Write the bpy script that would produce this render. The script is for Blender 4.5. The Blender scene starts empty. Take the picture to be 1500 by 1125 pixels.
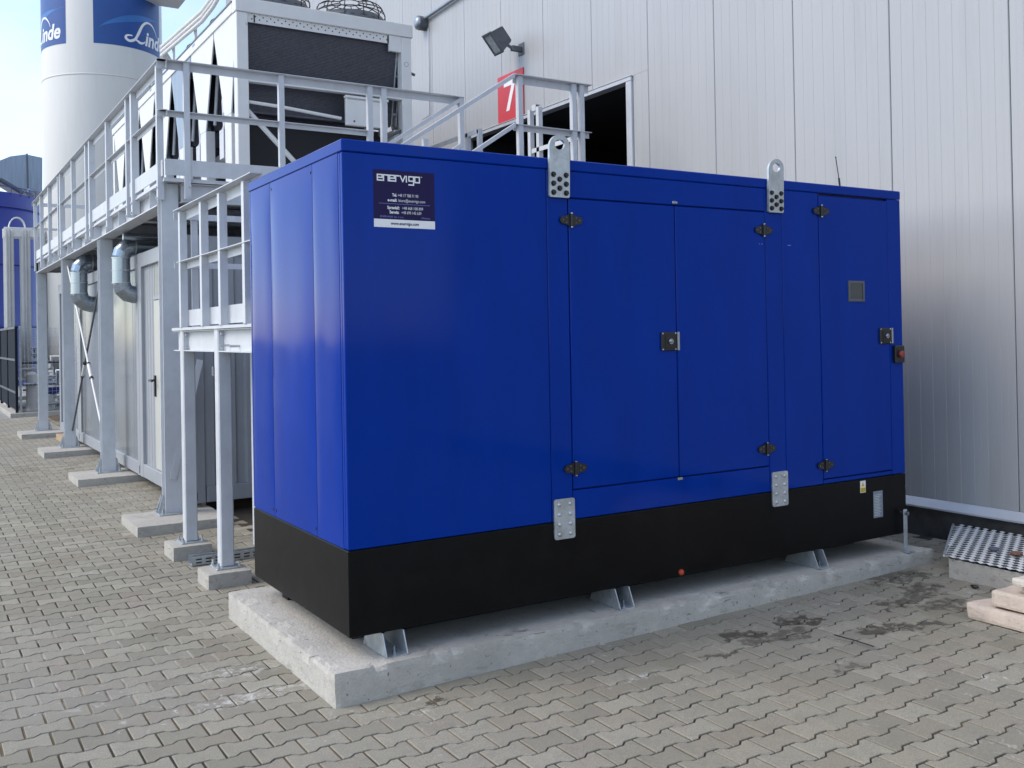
import bpy, bmesh, math, random
import numpy as np
from mathutils import Vector, Matrix, noise as mnoise
from mathutils.geometry import tessellate_polygon
random.seed(7); rng = np.random.default_rng(7)
S = bpy.context.scene
COL = S.collection
R_ = math.radians

# ------------------------------------------------------------------ camera
CAM = Vector((-1.82272, -4.52097, 1.76353))
F_PX, CY = 1432.763, 478.264
YAW, PITCH, ROLL = R_(58.32971), R_(0.406752), R_(-1.018829)
fw = Vector((math.cos(YAW)*math.cos(PITCH), math.sin(YAW)*math.cos(PITCH), math.sin(PITCH)))
r0 = Vector((math.sin(YAW), -math.cos(YAW), 0)); u0 = r0.cross(fw)
cr, sr = math.cos(ROLL), math.sin(ROLL)
rt = cr*r0 + sr*u0; up = -sr*r0 + cr*u0
cd = bpy.data.cameras.new('camera'); cam = bpy.data.objects.new('camera', cd); COL.objects.link(cam)
m3 = Matrix((rt, up, -fw)).transposed()
cam.matrix_world = Matrix.Translation(CAM) @ m3.to_4x4()
cd.sensor_width = 36; cd.lens = F_PX/1500*36; cd.shift_y = -(562.5-CY)/1500
cd.clip_start = .05; cd.clip_end = 900
S.camera = cam

# ------------------------------------------------------------------ light
SUN_EL, SUN_DIR = R_(44), Vector((-.95, .31, 0)).normalized()
W = bpy.data.worlds.new('World'); S.world = W; W.use_nodes = True
wn = W.node_tree.nodes; wl = W.node_tree.links; wn.clear()
wo = wn.new('ShaderNodeOutputWorld'); bg = wn.new('ShaderNodeBackground'); bg.inputs['Strength'].default_value = .14
sky = wn.new('ShaderNodeTexSky'); sky.sky_type = 'NISHITA'; sky.sun_disc = False
sky.sun_elevation = SUN_EL; sky.sun_rotation = math.atan2(SUN_DIR.x, SUN_DIR.y) % (2*math.pi)
sky.air_density = 1.0; sky.dust_density = .7; sky.ozone_density = 2.6
tc = wn.new('ShaderNodeTexCoord'); mp = wn.new('ShaderNodeMapping'); mp.inputs['Scale'].default_value = (1.3, 1.3, 3.2)
mp.inputs['Location'].default_value = (.35, .1, .2)
nz = wn.new('ShaderNodeTexNoise'); nz.inputs['Scale'].default_value = 1.7; nz.inputs['Detail'].default_value = 6; nz.inputs['Roughness'].default_value = .55
rp = wn.new('ShaderNodeValToRGB'); rp.color_ramp.elements[0].position = .34; rp.color_ramp.elements[1].position = .66
rp.color_ramp.elements[0].color = (.0, .0, .0, 1); rp.color_ramp.elements[1].color = (.36, .36, .36, 1)
mx = wn.new('ShaderNodeMix'); mx.data_type = 'RGBA'; mx.inputs[7].default_value = (5.5, 5.2, 4.8, 1)
wl.new(tc.outputs['Generated'], mp.inputs['Vector']); wl.new(mp.outputs['Vector'], nz.inputs['Vector'])
wl.new(nz.outputs['Fac'], rp.inputs['Fac']); wl.new(rp.outputs['Color'], mx.inputs[0])
wl.new(sky.outputs['Color'], mx.inputs[6]); wl.new(mx.outputs[2], bg.inputs['Color']); wl.new(bg.outputs['Background'], wo.inputs['Surface'])
sd = bpy.data.lights.new('sun', 'SUN'); sd.energy = 1.1; sd.angle = R_(32); sd.color = (1, .90, .76)
sun = bpy.data.objects.new('sun', sd); COL.objects.link(sun)
ld = Vector((-SUN_DIR.x*math.cos(SUN_EL), -SUN_DIR.y*math.cos(SUN_EL), -math.sin(SUN_EL)))
sun.rotation_euler = ld.to_track_quat('-Z', 'Y').to_euler(); sun.location = (-10, 6, 12)
S.view_settings.view_transform = 'Standard'; S.view_settings.look = 'None'
S.view_settings.exposure = 1.15; S.view_settings.gamma = 1; S.view_settings.use_curve_mapping = False
S.render.engine = 'CYCLES'

# ------------------------------------------------------------------ materials
def mat(name, col, rough=.5, metal=0, var=.0, vscale=3.0, bump=0., bscale=60., coat=0., col2=None, stretch=None, spec=.5, rvar=0.):
    m = bpy.data.materials.new(name); m.use_nodes = True
    n = m.node_tree.nodes; l = m.node_tree.links; b = n['Principled BSDF']
    b.inputs['Base Color'].default_value = (*col, 1); b.inputs['Roughness'].default_value = rough
    b.inputs['Metallic'].default_value = metal; b.inputs['Coat Weight'].default_value = coat
    b.inputs['Coat Roughness'].default_value = .08; b.inputs['Specular IOR Level'].default_value = spec
    geo = n.new('ShaderNodeNewGeometry'); src = geo.outputs['Position']
    if stretch:
        mp = n.new('ShaderNodeMapping'); mp.inputs['Scale'].default_value = stretch
        l.new(src, mp.inputs['Vector']); src = mp.outputs['Vector']
    if var or rvar:
        t = n.new('ShaderNodeTexNoise'); t.inputs['Scale'].default_value = vscale; t.inputs['Detail'].default_value = 7; t.inputs['Roughness'].default_value = .62
        l.new(src, t.inputs['Vector'])
        if var:
            c = n.new('ShaderNodeValToRGB'); lo = col2 or tuple(max(0, x*(1-var)) for x in col); hi = tuple(min(1, x*(1+var*.5)) for x in col)
            c.color_ramp.elements[0].position = .32; c.color_ramp.elements[1].position = .68
            c.color_ramp.elements[0].color = (*lo, 1); c.color_ramp.elements[1].color = (*hi, 1)
            l.new(t.outputs['Fac'], c.inputs['Fac']); l.new(c.outputs['Color'], b.inputs['Base Color'])
        if rvar:
            mr = n.new('ShaderNodeMapRange'); mr.inputs['To Min'].default_value = max(.02, rough-rvar); mr.inputs['To Max'].default_value = rough+rvar
            mr.inputs['From Min'].default_value = .3; mr.inputs['From Max'].default_value = .7
            l.new(t.outputs['Fac'], mr.inputs['Value']); l.new(mr.outputs['Result'], b.inputs['Roughness'])
    if bump:
        t2 = n.new('ShaderNodeTexNoise'); t2.inputs['Scale'].default_value = bscale; t2.inputs['Detail'].default_value = 5
        l.new(src, t2.inputs['Vector'])
        bp = n.new('ShaderNodeBump'); bp.inputs['Strength'].default_value = bump; bp.inputs['Distance'].default_value = .01
        l.new(t2.outputs['Fac'], bp.inputs['Height']); l.new(bp.outputs['Normal'], b.inputs['Normal'])
    return m
M = {}
M['blue'] = mat('blue_gloss_paint', (.0001, .030, .27), .115, var=.10, vscale=2.0, stretch=(2.2, 2.2, .5), rvar=.045, bump=.03, bscale=1.7, coat=0, spec=.10)
M['blue_dark'] = mat('blue_recess', (.002, .006, .06), .6)
M['black'] = mat('black_satin_paint', (.004, .004, .005), .34, var=.3, vscale=4, bump=.03, bscale=120, rvar=.06, spec=.15)
M['rubber'] = mat('black_plastic', (.008, .008, .008), .38, bump=.05, bscale=200)
M['galv'] = mat('galvanised_steel', (.50, .54, .57), .42, .65, var=.22, vscale=14, rvar=.12, bump=.03, bscale=40)
M['zinc'] = mat('bright_zinc', (.33, .375, .42), .24, .9, var=.08, vscale=3, rvar=.05)
M['steel'] = mat('light_grey_steel_paint', (.545, .565, .595), .46, var=.10, vscale=5, rvar=.08, bump=.02, bscale=25)
M['white'] = mat('white_unit_paint', (.66, .66, .65), .45, var=.07, vscale=3, rvar=.06)
M['tank'] = mat('tank_white_paint', (.66, .65, .62), .5, var=.06, vscale=.6, stretch=(1, 1, .25), rvar=.06)
M['wall'] = mat('warehouse_sheet', (.37, .372, .378), .36, .0, var=.05, vscale=1.1, stretch=(1, 1, .2), rvar=.05, bump=.02, bscale=6, spec=.6)
M['flash'] = mat('flashing_sheet', (.55, .57, .60), .34, .3, var=.1, vscale=4)
M['mesh'] = mat('bright_mesh_steel', (.78, .78, .77), .38, .35, var=.08, vscale=30)
M['plinth'] = mat('dark_plinth', (.055, .052, .05), .85, var=.45, vscale=7, bump=.4, bscale=50)
M['cont'] = mat('container_sheet', (.205, .228, .25), .2, 0, var=.02, vscale=.8, spec=.6)
M['contf'] = mat('container_frame', (.31, .325, .35), .42, var=.06, vscale=4)
M['door'] = mat('cream_door', (.46, .46, .42), .42, var=.04)
M['conc'] = mat('concrete', (.40, .39, .365), .88, var=.34, vscale=5.5, bump=.5, bscale=55)
M['concs'] = mat('concrete_slab', (.53, .515, .475), .9, var=.22, vscale=9, bump=.45, bscale=38)
def dusted(m, col, lo, hi, amt, scale, st):          # thin dust and run-off marks
    n = m.node_tree.nodes; l = m.node_tree.links; b = n['Principled BSDF']; src = b.inputs['Base Color'].links[0].from_socket
    mp = n.new('ShaderNodeMapping'); mp.inputs['Scale'].default_value = st; l.new(n.new('ShaderNodeNewGeometry').outputs['Position'], mp.inputs['Vector'])
    t = n.new('ShaderNodeTexNoise'); t.inputs['Scale'].default_value = scale; t.inputs['Detail'].default_value = 8; t.inputs['Roughness'].default_value = .7; l.new(mp.outputs['Vector'], t.inputs['Vector'])
    g = n.new('ShaderNodeMapRange'); g.inputs['From Min'].default_value = lo; g.inputs['From Max'].default_value = hi; g.inputs['To Max'].default_value = amt; l.new(t.outputs['Fac'], g.inputs['Value'])
    x = n.new('ShaderNodeMix'); x.data_type = 'RGBA'; l.new(g.outputs['Result'], x.inputs[0]); l.new(src, x.inputs[6]); x.inputs[7].default_value = (*col, 1); l.new(x.outputs[2], b.inputs['Base Color'])
dusted(M['black'], (.06, .055, .047), .52, .80, .10, 3.2, (1, 1, 1.6)); dusted(M['wall'], (.28, .275, .265), .52, .80, .45, 1.6, (2.5, 2.5, .22))
dusted(M['steel'], (.40, .40, .39), .52, .72, .5, 3.5, (2, 2, .6)); dusted(M['galv'], (.33, .34, .35), .52, .62, .5, 22, (1, 1, 1)); dusted(M['tank'], (.52, .50, .45), .5, .8, .45, 1.1, (2.2, 2.2, .2))
def cast_concrete(name, col):
    m = mat(name, col, .9, var=.10, vscale=22, bump=.5, bscale=70); n = m.node_tree.nodes; l = m.node_tree.links; b = n['Principled BSDF']
    src = b.inputs['Base Color'].links[0].from_socket; pos = n.new('ShaderNodeNewGeometry').outputs['Position']
    def layer(src, scale, lo, hi, colour, amount, st=(1, 1, 1), detail=6, dist=0.):
        mp = n.new('ShaderNodeMapping'); mp.inputs['Scale'].default_value = st; l.new(pos, mp.inputs['Vector'])
        t = n.new('ShaderNodeTexNoise'); t.inputs['Scale'].default_value = scale; t.inputs['Detail'].default_value = detail; t.inputs['Distortion'].default_value = dist
        t.inputs['Roughness'].default_value = .65; l.new(mp.outputs['Vector'], t.inputs['Vector'])
        g = n.new('ShaderNodeMapRange'); g.inputs['From Min'].default_value = lo; g.inputs['From Max'].default_value = hi; g.inputs['To Max'].default_value = amount; l.new(t.outputs['Fac'], g.inputs['Value'])
        x = n.new('ShaderNodeMix'); x.data_type = 'RGBA'; l.new(g.outputs['Result'], x.inputs[0]); l.new(src, x.inputs[6]); x.inputs[7].default_value = (*colour, 1); return x.outputs[2]
    src = layer(src, 2.2, .45, .7, tuple(c*.72 for c in col), .55)
    src = layer(src, 5, .56, .66, (.16, .145, .12), .35, (1, 1, 3.5), 8, .8)
    src = layer(src, 48, .66, .70, (.07, .065, .055), .8, (1, 1, 1), 3)
    src = layer(src, 13, .635, .675, (.11, .10, .085), .7, (.45, .45, 2.6), 8, 1.2)
    l.new(src, b.inputs['Base Color']); return m
M['concs'] = cast_concrete('cast_slab_concrete', (.45, .43, .39)); M['conc'] = cast_concrete('cast_pad_concrete', (.42, .40, .36))
M['dark'] = mat('interior_shade', (.02, .021, .024), .8)  # near-black base colour puts the shade inside openings into the material
M['coil'] = mat('coil_fins', (.105, .11, .135), .5, .3, var=.25, vscale=30)
M['frame_dark'] = mat('dark_grey_metal', (.09, .10, .115), .45, var=.2, vscale=10)
M['red'] = mat('sign_red', (.55, .035, .045), .4, var=.06, vscale=8)
M['signwhite'] = mat('print_white', (.78, .78, .78), .45)
M['tblue'] = mat('banner_blue', (.008, .065, .27), .4, var=.12, vscale=.8)
M['tblue2'] = mat('banner_sweep', (.03, .16, .46), .4, var=.2, vscale=.9)
M['navy'] = mat('sticker_navy', (.014, .009, .062), .4, spec=.15)
M['lilac'] = mat('print_lilac', (.22, .22, .6), .5)
M['yellow'] = mat('sticker_yellow', (.72, .55, .05), .5)
M['orange'] = mat('orange_plastic', (.45, .06, .02), .45)
M['btn'] = mat('red_button', (.26, .035, .03), .4)
M['glass'] = mat('dark_glass', (.05, .055, .06), .08, spec=.6)
M['lens'] = mat('lamp_glass', (.42, .45, .47), .12, .2, var=.3, vscale=20)
M['silo'] = mat('silo_blue', (.008, .022, .22), .38, var=.15, vscale=.8, coat=.2)
M['sheet'] = mat('weathered_sheet', (.27, .32, .38), .4, .5, var=.18, vscale=2.5, stretch=(6, 6, .3))
M['stone'] = mat('pale_limestone', (.60, .50, .42), .9, var=.22, vscale=9, bump=.6, bscale=45)
M['stone2'] = mat('cream_stone', (.64, .59, .51), .9, var=.2, vscale=11, bump=.6, bscale=40)
M['wood'] = mat('pale_wood', (.42, .31, .19), .8, var=.25, vscale=10, stretch=(1, 8, 8))
M['purple'] = mat('purple_scrap', (.09, .085, .13), .6, var=.3, vscale=60)
M['brown'] = mat('brown_leaf', (.17, .09, .06), .8, var=.4, vscale=60)
M['fence'] = mat('anthracite_fence', (.010, .014, .024), .7, spec=.15)
M['asphalt'] = mat('far_ground', (.27, .265, .25), .95, var=.2, vscale=.4, bump=.3, bscale=30)

def paver_mat(name, individual):
    m = bpy.data.materials.new(name); m.use_nodes = True
    n = m.node_tree.nodes; l = m.node_tree.links; b = n['Principled BSDF']
    b.inputs['Roughness'].default_value = .86
    geo = n.new('ShaderNodeNewGeometry'); pos = geo.outputs['Position']
    if individual:
        a = n.new('ShaderNodeObjectInfo'); tone = n.new('ShaderNodeSeparateColor'); l.new(a.outputs['Color'], tone.inputs[0])
    else:
        a = n.new('ShaderNodeAttribute'); a.attribute_name = 'tone'; tone = n.new('ShaderNodeSeparateColor'); l.new(a.outputs['Color'], tone.inputs[0])
    def mix(f, c1, c2, mode='MIX'):
        x = n.new('ShaderNodeMix'); x.data_type = 'RGBA'; x.blend_type = mode
        for i, v in ((0, f), (6, c1), (7, c2)):
            if hasattr(v, 'is_output'): l.new(v, x.inputs[i])
            else: x.inputs[i].default_value = v
        return x.outputs[2]
    def noise(scale, detail=5, rough=.6, dist=0.):
        t = n.new('ShaderNodeTexNoise'); t.inputs['Scale'].default_value = scale; t.inputs['Detail'].default_value = detail
        t.inputs['Roughness'].default_value = rough; t.inputs['Distortion'].default_value = dist; l.new(pos, t.inputs['Vector']); return t.outputs['Fac']
    def ramp(v, p0, p1, c0=0., c1=1.):
        x = n.new('ShaderNodeMapRange'); x.clamp = True
        for k, q in (('From Min', p0), ('From Max', p1), ('To Min', c0), ('To Max', c1)): x.inputs[k].default_value = q
        l.new(v, x.inputs['Value']); return x.outputs['Result']
    def mth(op, a_, b_):
        x = n.new('ShaderNodeMath'); x.operation = op
        for i, v in ((0, a_), (1, b_)):
            if hasattr(v, 'is_output'): l.new(v, x.inputs[i])
            else: x.inputs[i].default_value = v
        return x.outputs[0]
    base = mix(tone.outputs[0], (.222, .205, .150, 1), (.372, .347, .270, 1))
    base = mix(ramp(tone.outputs[1], .5, 1, 0, .55), base, (.29, .24, .18, 1))          # a few warmer blocks
    base = mix(ramp(noise(.55, 3), .38, .66, 0, .5), base, (.29, .275, .24, 1))            # broad grey areas
    base = mix(ramp(noise(150, 3, .7), .40, .62, 0, .5), base, (.12, .115, .10, 1))         # aggregate
    base = mix(ramp(noise(9, 6, .65), .48, .75, 0, .38), base, (.16, .15, .13, 1))          # grime
    base = mix(mth('MULTIPLY', ramp(noise(16, 6, .7, .6), .60, .70, 0, .7), ramp(noise(1.1, 2), .52, .62)), base, (.60, .59, .56, 1))   # cement smears
    for (x, y, rx, ry) in SMEARS:                  # dried cement wiped over a few blocks
        s = n.new('ShaderNodeVectorMath'); s.operation = 'SUBTRACT'; s.inputs[1].default_value = (x, y, 0); l.new(pos, s.inputs[0])
        q = n.new('ShaderNodeVectorMath'); q.operation = 'MULTIPLY'; q.inputs[1].default_value = (1/rx, 1/ry, 0); l.new(s.outputs[0], q.inputs[0])
        g = n.new('ShaderNodeVectorMath'); g.operation = 'LENGTH'; l.new(q.outputs[0], g.inputs[0])
        base = mix(mth('MULTIPLY', ramp(g.outputs['Value'], 1.1, .2), ramp(noise(21, 7, .7, .8), .48, .60, 0, .75)), base, (.56, .55, .52, 1))
    # oil and water stains lying on the blocks to the right
    wob = n.new('ShaderNodeTexNoise'); wob.inputs['Scale'].default_value = 7; wob.inputs['Detail'].default_value = 5; l.new(pos, wob.inputs['Vector'])
    dv = n.new('ShaderNodeVectorMath'); dv.operation = 'MULTIPLY_ADD'; dv.inputs[1].default_value = (.42, .42, 0); l.new(wob.outputs['Color'], dv.inputs[0]); l.new(pos, dv.inputs[2])
    tot = None
    for (x, y, rx, ry, k) in STAINS:
        s = n.new('ShaderNodeVectorMath'); s.operation = 'SUBTRACT'; s.inputs[1].default_value = (x+.21, y+.21, 0); l.new(dv.outputs[0], s.inputs[0])
        q = n.new('ShaderNodeVectorMath'); q.operation = 'MULTIPLY'; q.inputs[1].default_value = (1/rx, 1/ry, 0); l.new(s.outputs[0], q.inputs[0])
        g = n.new('ShaderNodeVectorMath'); g.operation = 'LENGTH'; l.new(q.outputs[0], g.inputs[0])
        v = ramp(g.outputs['Value'], 1.0, .92, 0, k)
        tot = v if tot is None else mth('MAXIMUM', tot, v)
    tot = mth('MULTIPLY', tot, ramp(noise(17, 6, .7), .43, .50, .22, 1))
    base = mix(tot, base, (.060, .049, .033, 1))
    l.new(base, b.inputs['Base Color'])
    l.new(ramp(tot, 0, .8, .88, .32), b.inputs['Roughness'])
    bp = n.new('ShaderNodeBump'); bp.inputs['Strength'].default_value = .55; bp.inputs['Distance'].default_value = .006
    l.new(noise(130, 4, .7), bp.inputs['Height']); l.new(bp.outputs['Normal'], b.inputs['Normal'])
    return m

# ------------------------------------------------------------------ helpers
def gz(x):                                    # the yard rises a little towards the hall
    return .0155*min(max(x, 0.), 5.2)
def px(x, y, ax, v):                          # photo pixel to a point on the plane axis = v (used for measuring only)
    d = fw + rt*((x-750)/F_PX) - up*((y-CY)/F_PX)
    t = (v-CAM[ax])/d[ax]; return CAM + d*t

class MB:
    def __init__(s): s.v = []; s.f = []; s.sm = []
    def add(s, vs, fs, smooth=False):
        o = len(s.v); s.v += [Vector(p) for p in vs]; s.f += [[i+o for i in f] for f in fs]; s.sm += [smooth]*len(fs); return s
    def box(s, x0, x1, y0, y1, z0, z1, b=0.):
        if x0 > x1: x0, x1 = x1, x0
        if y0 > y1: y0, y1 = y1, y0
        if z0 > z1: z0, z1 = z1, z0
        if b <= 0:
            vs = [(x, y, z) for z in (z0, z1) for y in (y0, y1) for x in (x0, x1)]
            return s.add(vs, [(0, 2, 3, 1), (4, 5, 7, 6), (0, 1, 5, 4), (2, 6, 7, 3), (0, 4, 6, 2), (1, 3, 7, 5)])
        b = min(b, (x1-x0)*.45, (y1-y0)*.45, (z1-z0)*.45)
        bm = bmesh.new(); bmesh.ops.create_cube(bm, size=1)
        for v in bm.verts: v.co = ((x0+x1)/2+v.co.x*(x1-x0), (y0+y1)/2+v.co.y*(y1-y0), (z0+z1)/2+v.co.z*(z1-z0))
        bmesh.ops.bevel(bm, geom=bm.edges[:], offset=b, segments=1, affect='EDGES', profile=.5)
        bm.verts.index_update(); s.add([v.co.copy() for v in bm.verts], [[v.index for v in f.verts] for f in bm.faces]); bm.free(); return s
    def tube(s, pts, r, seg=8, cap=True, smooth=True):
        pts = [Vector(p) for p in pts]; n = len(pts); rings = []
        prev = None
        for i, p in enumerate(pts):
            if i == 0: t = (pts[1]-p).normalized(); k = 1
            elif i == n-1: t = (p-pts[i-1]).normalized(); k = 1
            else:
                a = (p-pts[i-1]).normalized(); c = (pts[i+1]-p).normalized(); t = (a+c).normalized()
                k = 1/max(.3, math.sqrt((1+a.dot(c))/2))
            if prev is None:
                x = t.orthogonal().normalized()
            else:
                x = (prev - t*prev.dot(t)).normalized()
            prev = x; y = t.cross(x)
            rings.append([p + (x*math.cos(q) + y*math.sin(q))*r for q in [2*math.pi*j/seg for j in range(seg)]])
            if 0 < i < n-1 and k > 1.001:   # widen across the mitre
                bend = ((pts[i+1]-p).normalized()-(p-pts[i-1]).normalized()).normalized()
                rings[-1] = [v + bend*((v-p).dot(bend))*(k-1) for v in rings[-1]]
        vs = [v for rg in rings for v in rg]; fs = []
        for i in range(n-1):
            for j in range(seg):
                fs.append((i*seg+j, i*seg+(j+1) % seg, (i+1)*seg+(j+1) % seg, (i+1)*seg+j))
        s.add(vs, fs, smooth)
        if cap: s.add(rings[0], [list(range(seg))[::-1]]); s.add(rings[-1], [list(range(seg))])
        return s
    def lathe(s, c, prof, seg=48, smooth=True):   # profile of (radius, z) about a vertical axis at c
        vs = []; fs = []
        for (r, z) in prof:
            for j in range(seg): q = 2*math.pi*j/seg; vs.append((c[0]+r*math.cos(q), c[1]+r*math.sin(q), z))
        for i in range(len(prof)-1):
            for j in range(seg): fs.append((i*seg+j, i*seg+(j+1) % seg, (i+1)*seg+(j+1) % seg, (i+1)*seg+j))
        return s.add(vs, fs, smooth)
    def prism(s, outline, to3, d0, d1, holes=()):  # outline in 2D, to3(u, v, d) gives the point at depth d
        loops = [list(outline)] + [list(h) for h in holes]
        flat = [p for lp in loops for p in lp]
        tris = tessellate_polygon([[Vector((p[0], p[1], 0)) for p in lp] for lp in loops])
        N = len(flat); vs = [to3(p[0], p[1], d0) for p in flat] + [to3(p[0], p[1], d1) for p in flat]
        fs = [tuple(t) for t in tris] + [tuple(i+N for i in reversed(t)) for t in tris]; o = 0
        for lp in loops:
            k = len(lp)
            for i in range(k): fs.append((o+i, o+(i+1) % k, o+(i+1) % k+N, o+i+N))
            o += k
        return s.add(vs, fs)
    def hexbolt(s, p, n, r, h, seg=6):
        p = Vector(p); n = Vector(n).normalized()
        return s.tube([p, p+n*h], r, seg, smooth=False)
    def dome(s, p, n, r, h, seg=10):
        p = Vector(p); n = Vector(n).normalized(); x = n.orthogonal().normalized(); y = n.cross(x); vs = []; fs = []
        K = 3
        for i in range(K):
            a = i/K*math.pi/2
            for j in range(seg): q = 2*math.pi*j/seg; vs.append(p+(x*math.cos(q)+y*math.sin(q))*r*math.cos(a)+n*h*math.sin(a))
        vs.append(p+n*h)
        for i in range(K-1):
            for j in range(seg): fs.append((i*seg+j, i*seg+(j+1) % seg, (i+1)*seg+(j+1) % seg, (i+1)*seg+j))
        for j in range(seg): fs.append(((K-1)*seg+j, (K-1)*seg+(j+1) % seg, K*seg))
        return s.add(vs, fs, True)
    def xform(s, Mx):
        s.v = [Mx @ v for v in s.v]; return s
    def mesh(s, name, material, origin=(0, 0, 0)):
        o = Vector(origin); me = bpy.data.meshes.new(name)
        me.from_pydata([tuple(v-o) for v in s.v], [], s.f)
        me.polygons.foreach_set('use_smooth', s.sm)
        bm = bmesh.new(); bm.from_mesh(me); bmesh.ops.recalc_face_normals(bm, faces=bm.faces[:]); bm.to_mesh(me); bm.free()
        me.materials.append(material); return me
    def build(s, name, material, parent=None, label=None, cat=None, group=None, kind=None):
        org = Vector((0, 0, 0)); q = parent
        while q is not None: org += q.location; q = q.parent
        if parent is None:
            lo = [min(v[i] for v in s.v) for i in range(3)]; hi = [max(v[i] for v in s.v) for i in range(3)]
            loc = Vector(((lo[0]+hi[0])/2, (lo[1]+hi[1])/2, lo[2])); org = loc
        o = bpy.data.objects.new(name, s.mesh(name, material, org)); COL.objects.link(o)
        if parent is None: o.location = loc
        else:
            o.parent = parent
            if name in ('bolts', 'screws', 'return_bends', 'perforations', 'slots', 'label_lines', 'plate_print', 'panel_joint', 'seam_rings', 'casting_holes', 'cable_glands', 'edge_screws', 'pin'): o['kind'] = 'stuff'
        tagit(o, label, cat, group, kind); return o
def tagit(o, label=None, cat=None, group=None, kind=None):
    if label: o['label'] = label
    if cat: o['category'] = cat
    if group: o['group'] = group
    if kind or cat: o['kind'] = kind or 'thing'
def thing(name, loc, label, cat, group=None):
    o = bpy.data.objects.new(name, None); COL.objects.link(o); o.location = loc; o.empty_display_size = .2
    tagit(o, label, cat, group, 'thing'); return o
def copy_part(o, parent, d):
    c = o.copy(); COL.objects.link(c); c.parent = parent; c.location = o.location + Vector(d)
    for ch in o.children: copy_part(ch, c, (0, 0, 0))
    return c
def text_mb(txt, size, bold=0.0, shear=0.0, width=None, align='LEFT'):
    cu = bpy.data.curves.new('t', 'FONT'); cu.body = txt; cu.size = size; cu.shear = shear; cu.offset = bold; cu.align_x = align; cu.resolution_u = 3
    ob = bpy.data.objects.new('t', cu); COL.objects.link(ob)
    dg = bpy.context.evaluated_depsgraph_get(); me = bpy.data.meshes.new_from_object(ob.evaluated_get(dg))
    vs = [v.co.copy() for v in me.vertices]; fs = [list(p.vertices) for p in me.polygons]
    bpy.data.objects.remove(ob); bpy.data.curves.remove(cu); bpy.data.meshes.remove(me)
    if width and vs:
        w = max(v.x for v in vs)-min(v.x for v in vs); k = width/w
        for v in vs: v.x *= k
    return vs, fs
def ribbon(mb, pts, w, to3):                     # flat stroke of width w with square ends
    pts = [Vector((*p, 0)) for p in pts]
    for i in range(len(pts)-1):
        a, b = pts[i], pts[i+1]; t = (b-a).normalized(); nrm = Vector((-t.y, t.x, 0))
        e = w/2; a2 = a - t*e; b2 = b + t*e
        q = [a2+nrm*e, a2-nrm*e, b2-nrm*e, b2+nrm*e]
        mb.add([to3(p.x, p.y, 0.00003*i) for p in q], [(0, 1, 2, 3)])
    return mb
def angle_bar(mb, a, b, w, t, flat_dir, leg_dir):  # L-section between a and b
    a, b, f, g = Vector(a), Vector(b), Vector(flat_dir).normalized(), Vector(leg_dir).normalized()
    prof = [(0, 0), (w, 0), (w, t), (t, t), (t, w), (0, w)]
    vs = [a+f*p+g*q for p, q in prof]+[b+f*p+g*q for p, q in prof]; n = 6
    fs = [(0, 1, 2, 3), (0, 3, 4, 5), (9, 8, 7, 6), (11, 10, 9, 6)]+[(i, (i+1) % n, (i+1) % n+n, i+n) for i in range(n)]
    return mb.add(vs, fs)
def ibeam(mb, a, b, h, w, upv, tf=.010, tw=.007):
    a, b = Vector(a), Vector(b); u = Vector(upv).normalized(); t = (b-a).normalized(); s = t.cross(u).normalized()
    for (s0, s1, u0_, u1_) in ((-w/2, w/2, -h/2, -h/2+tf), (-w/2, w/2, h/2-tf, h/2), (-tw/2, tw/2, -h/2+tf, h/2-tf)):
        vs = [p+s*x+u*y for p in (a, b) for x, y in ((s0, u0_), (s1, u0_), (s1, u1_), (s0, u1_))]
        mb.add(vs, [(0, 1, 2, 3), (7, 6, 5, 4), (0, 4, 5, 1), (1, 5, 6, 2), (2, 6, 7, 3), (3, 7, 4, 0)])
    return mb

# ------------------------------------------------------------------ ground and paving
SMEARS = [(p.x, p.y, a, b) for p, a, b in ((px(345, 985, 2, 0), .30, .12), (px(400, 1012, 2, 0), .30, .10), (px(330, 1030, 2, 0), .22, .09), (px(640, 985, 2, .01), .28, .07), (px(800, 955, 2, .03), .22, .07), (px(130, 1035, 2, 0), .12, .05), (px(940, 985, 2, .04), .2, .05))]
STAINS = []
for (x, y, a, b, k) in ((1312, 848, .30, .12, .8), (1352, 866, .22, .12, .75), (1330, 880, .26, .07, .75), (1385, 888, .2, .1, .7), (1162, 905, .11, .09, .9),
                        (1196, 908, .12, .05, .85), (1085, 925, .10, .10, .85), (1140, 930, .24, .08, .6), (1290, 920, .20, .07, .8), (1340, 918, .14, .06, .75),
                        (1050, 950, .10, .06, .7), (640, 1010, .09, .05, .85), (1240, 975, .10, .07, .6)):
    p = px(x, y, 2, .05); STAINS.append((p.x, p.y, a, b, k))
mb = MB()
xs = [-400, -30, -4.2, 0, 5.2, 30, 400]; ys = [-400, 700]
for i in range(len(xs)-1):
    z0, z1 = gz(xs[i])-.016, gz(xs[i+1])-.016
    mb.add([(xs[i], ys[0], z0), (xs[i+1], ys[0], z1), (xs[i+1], ys[1], z1), (xs[i], ys[1], z0)], [(0, 1, 2, 3)])
mb.build('ground', M['asphalt'], kind='structure')

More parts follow.
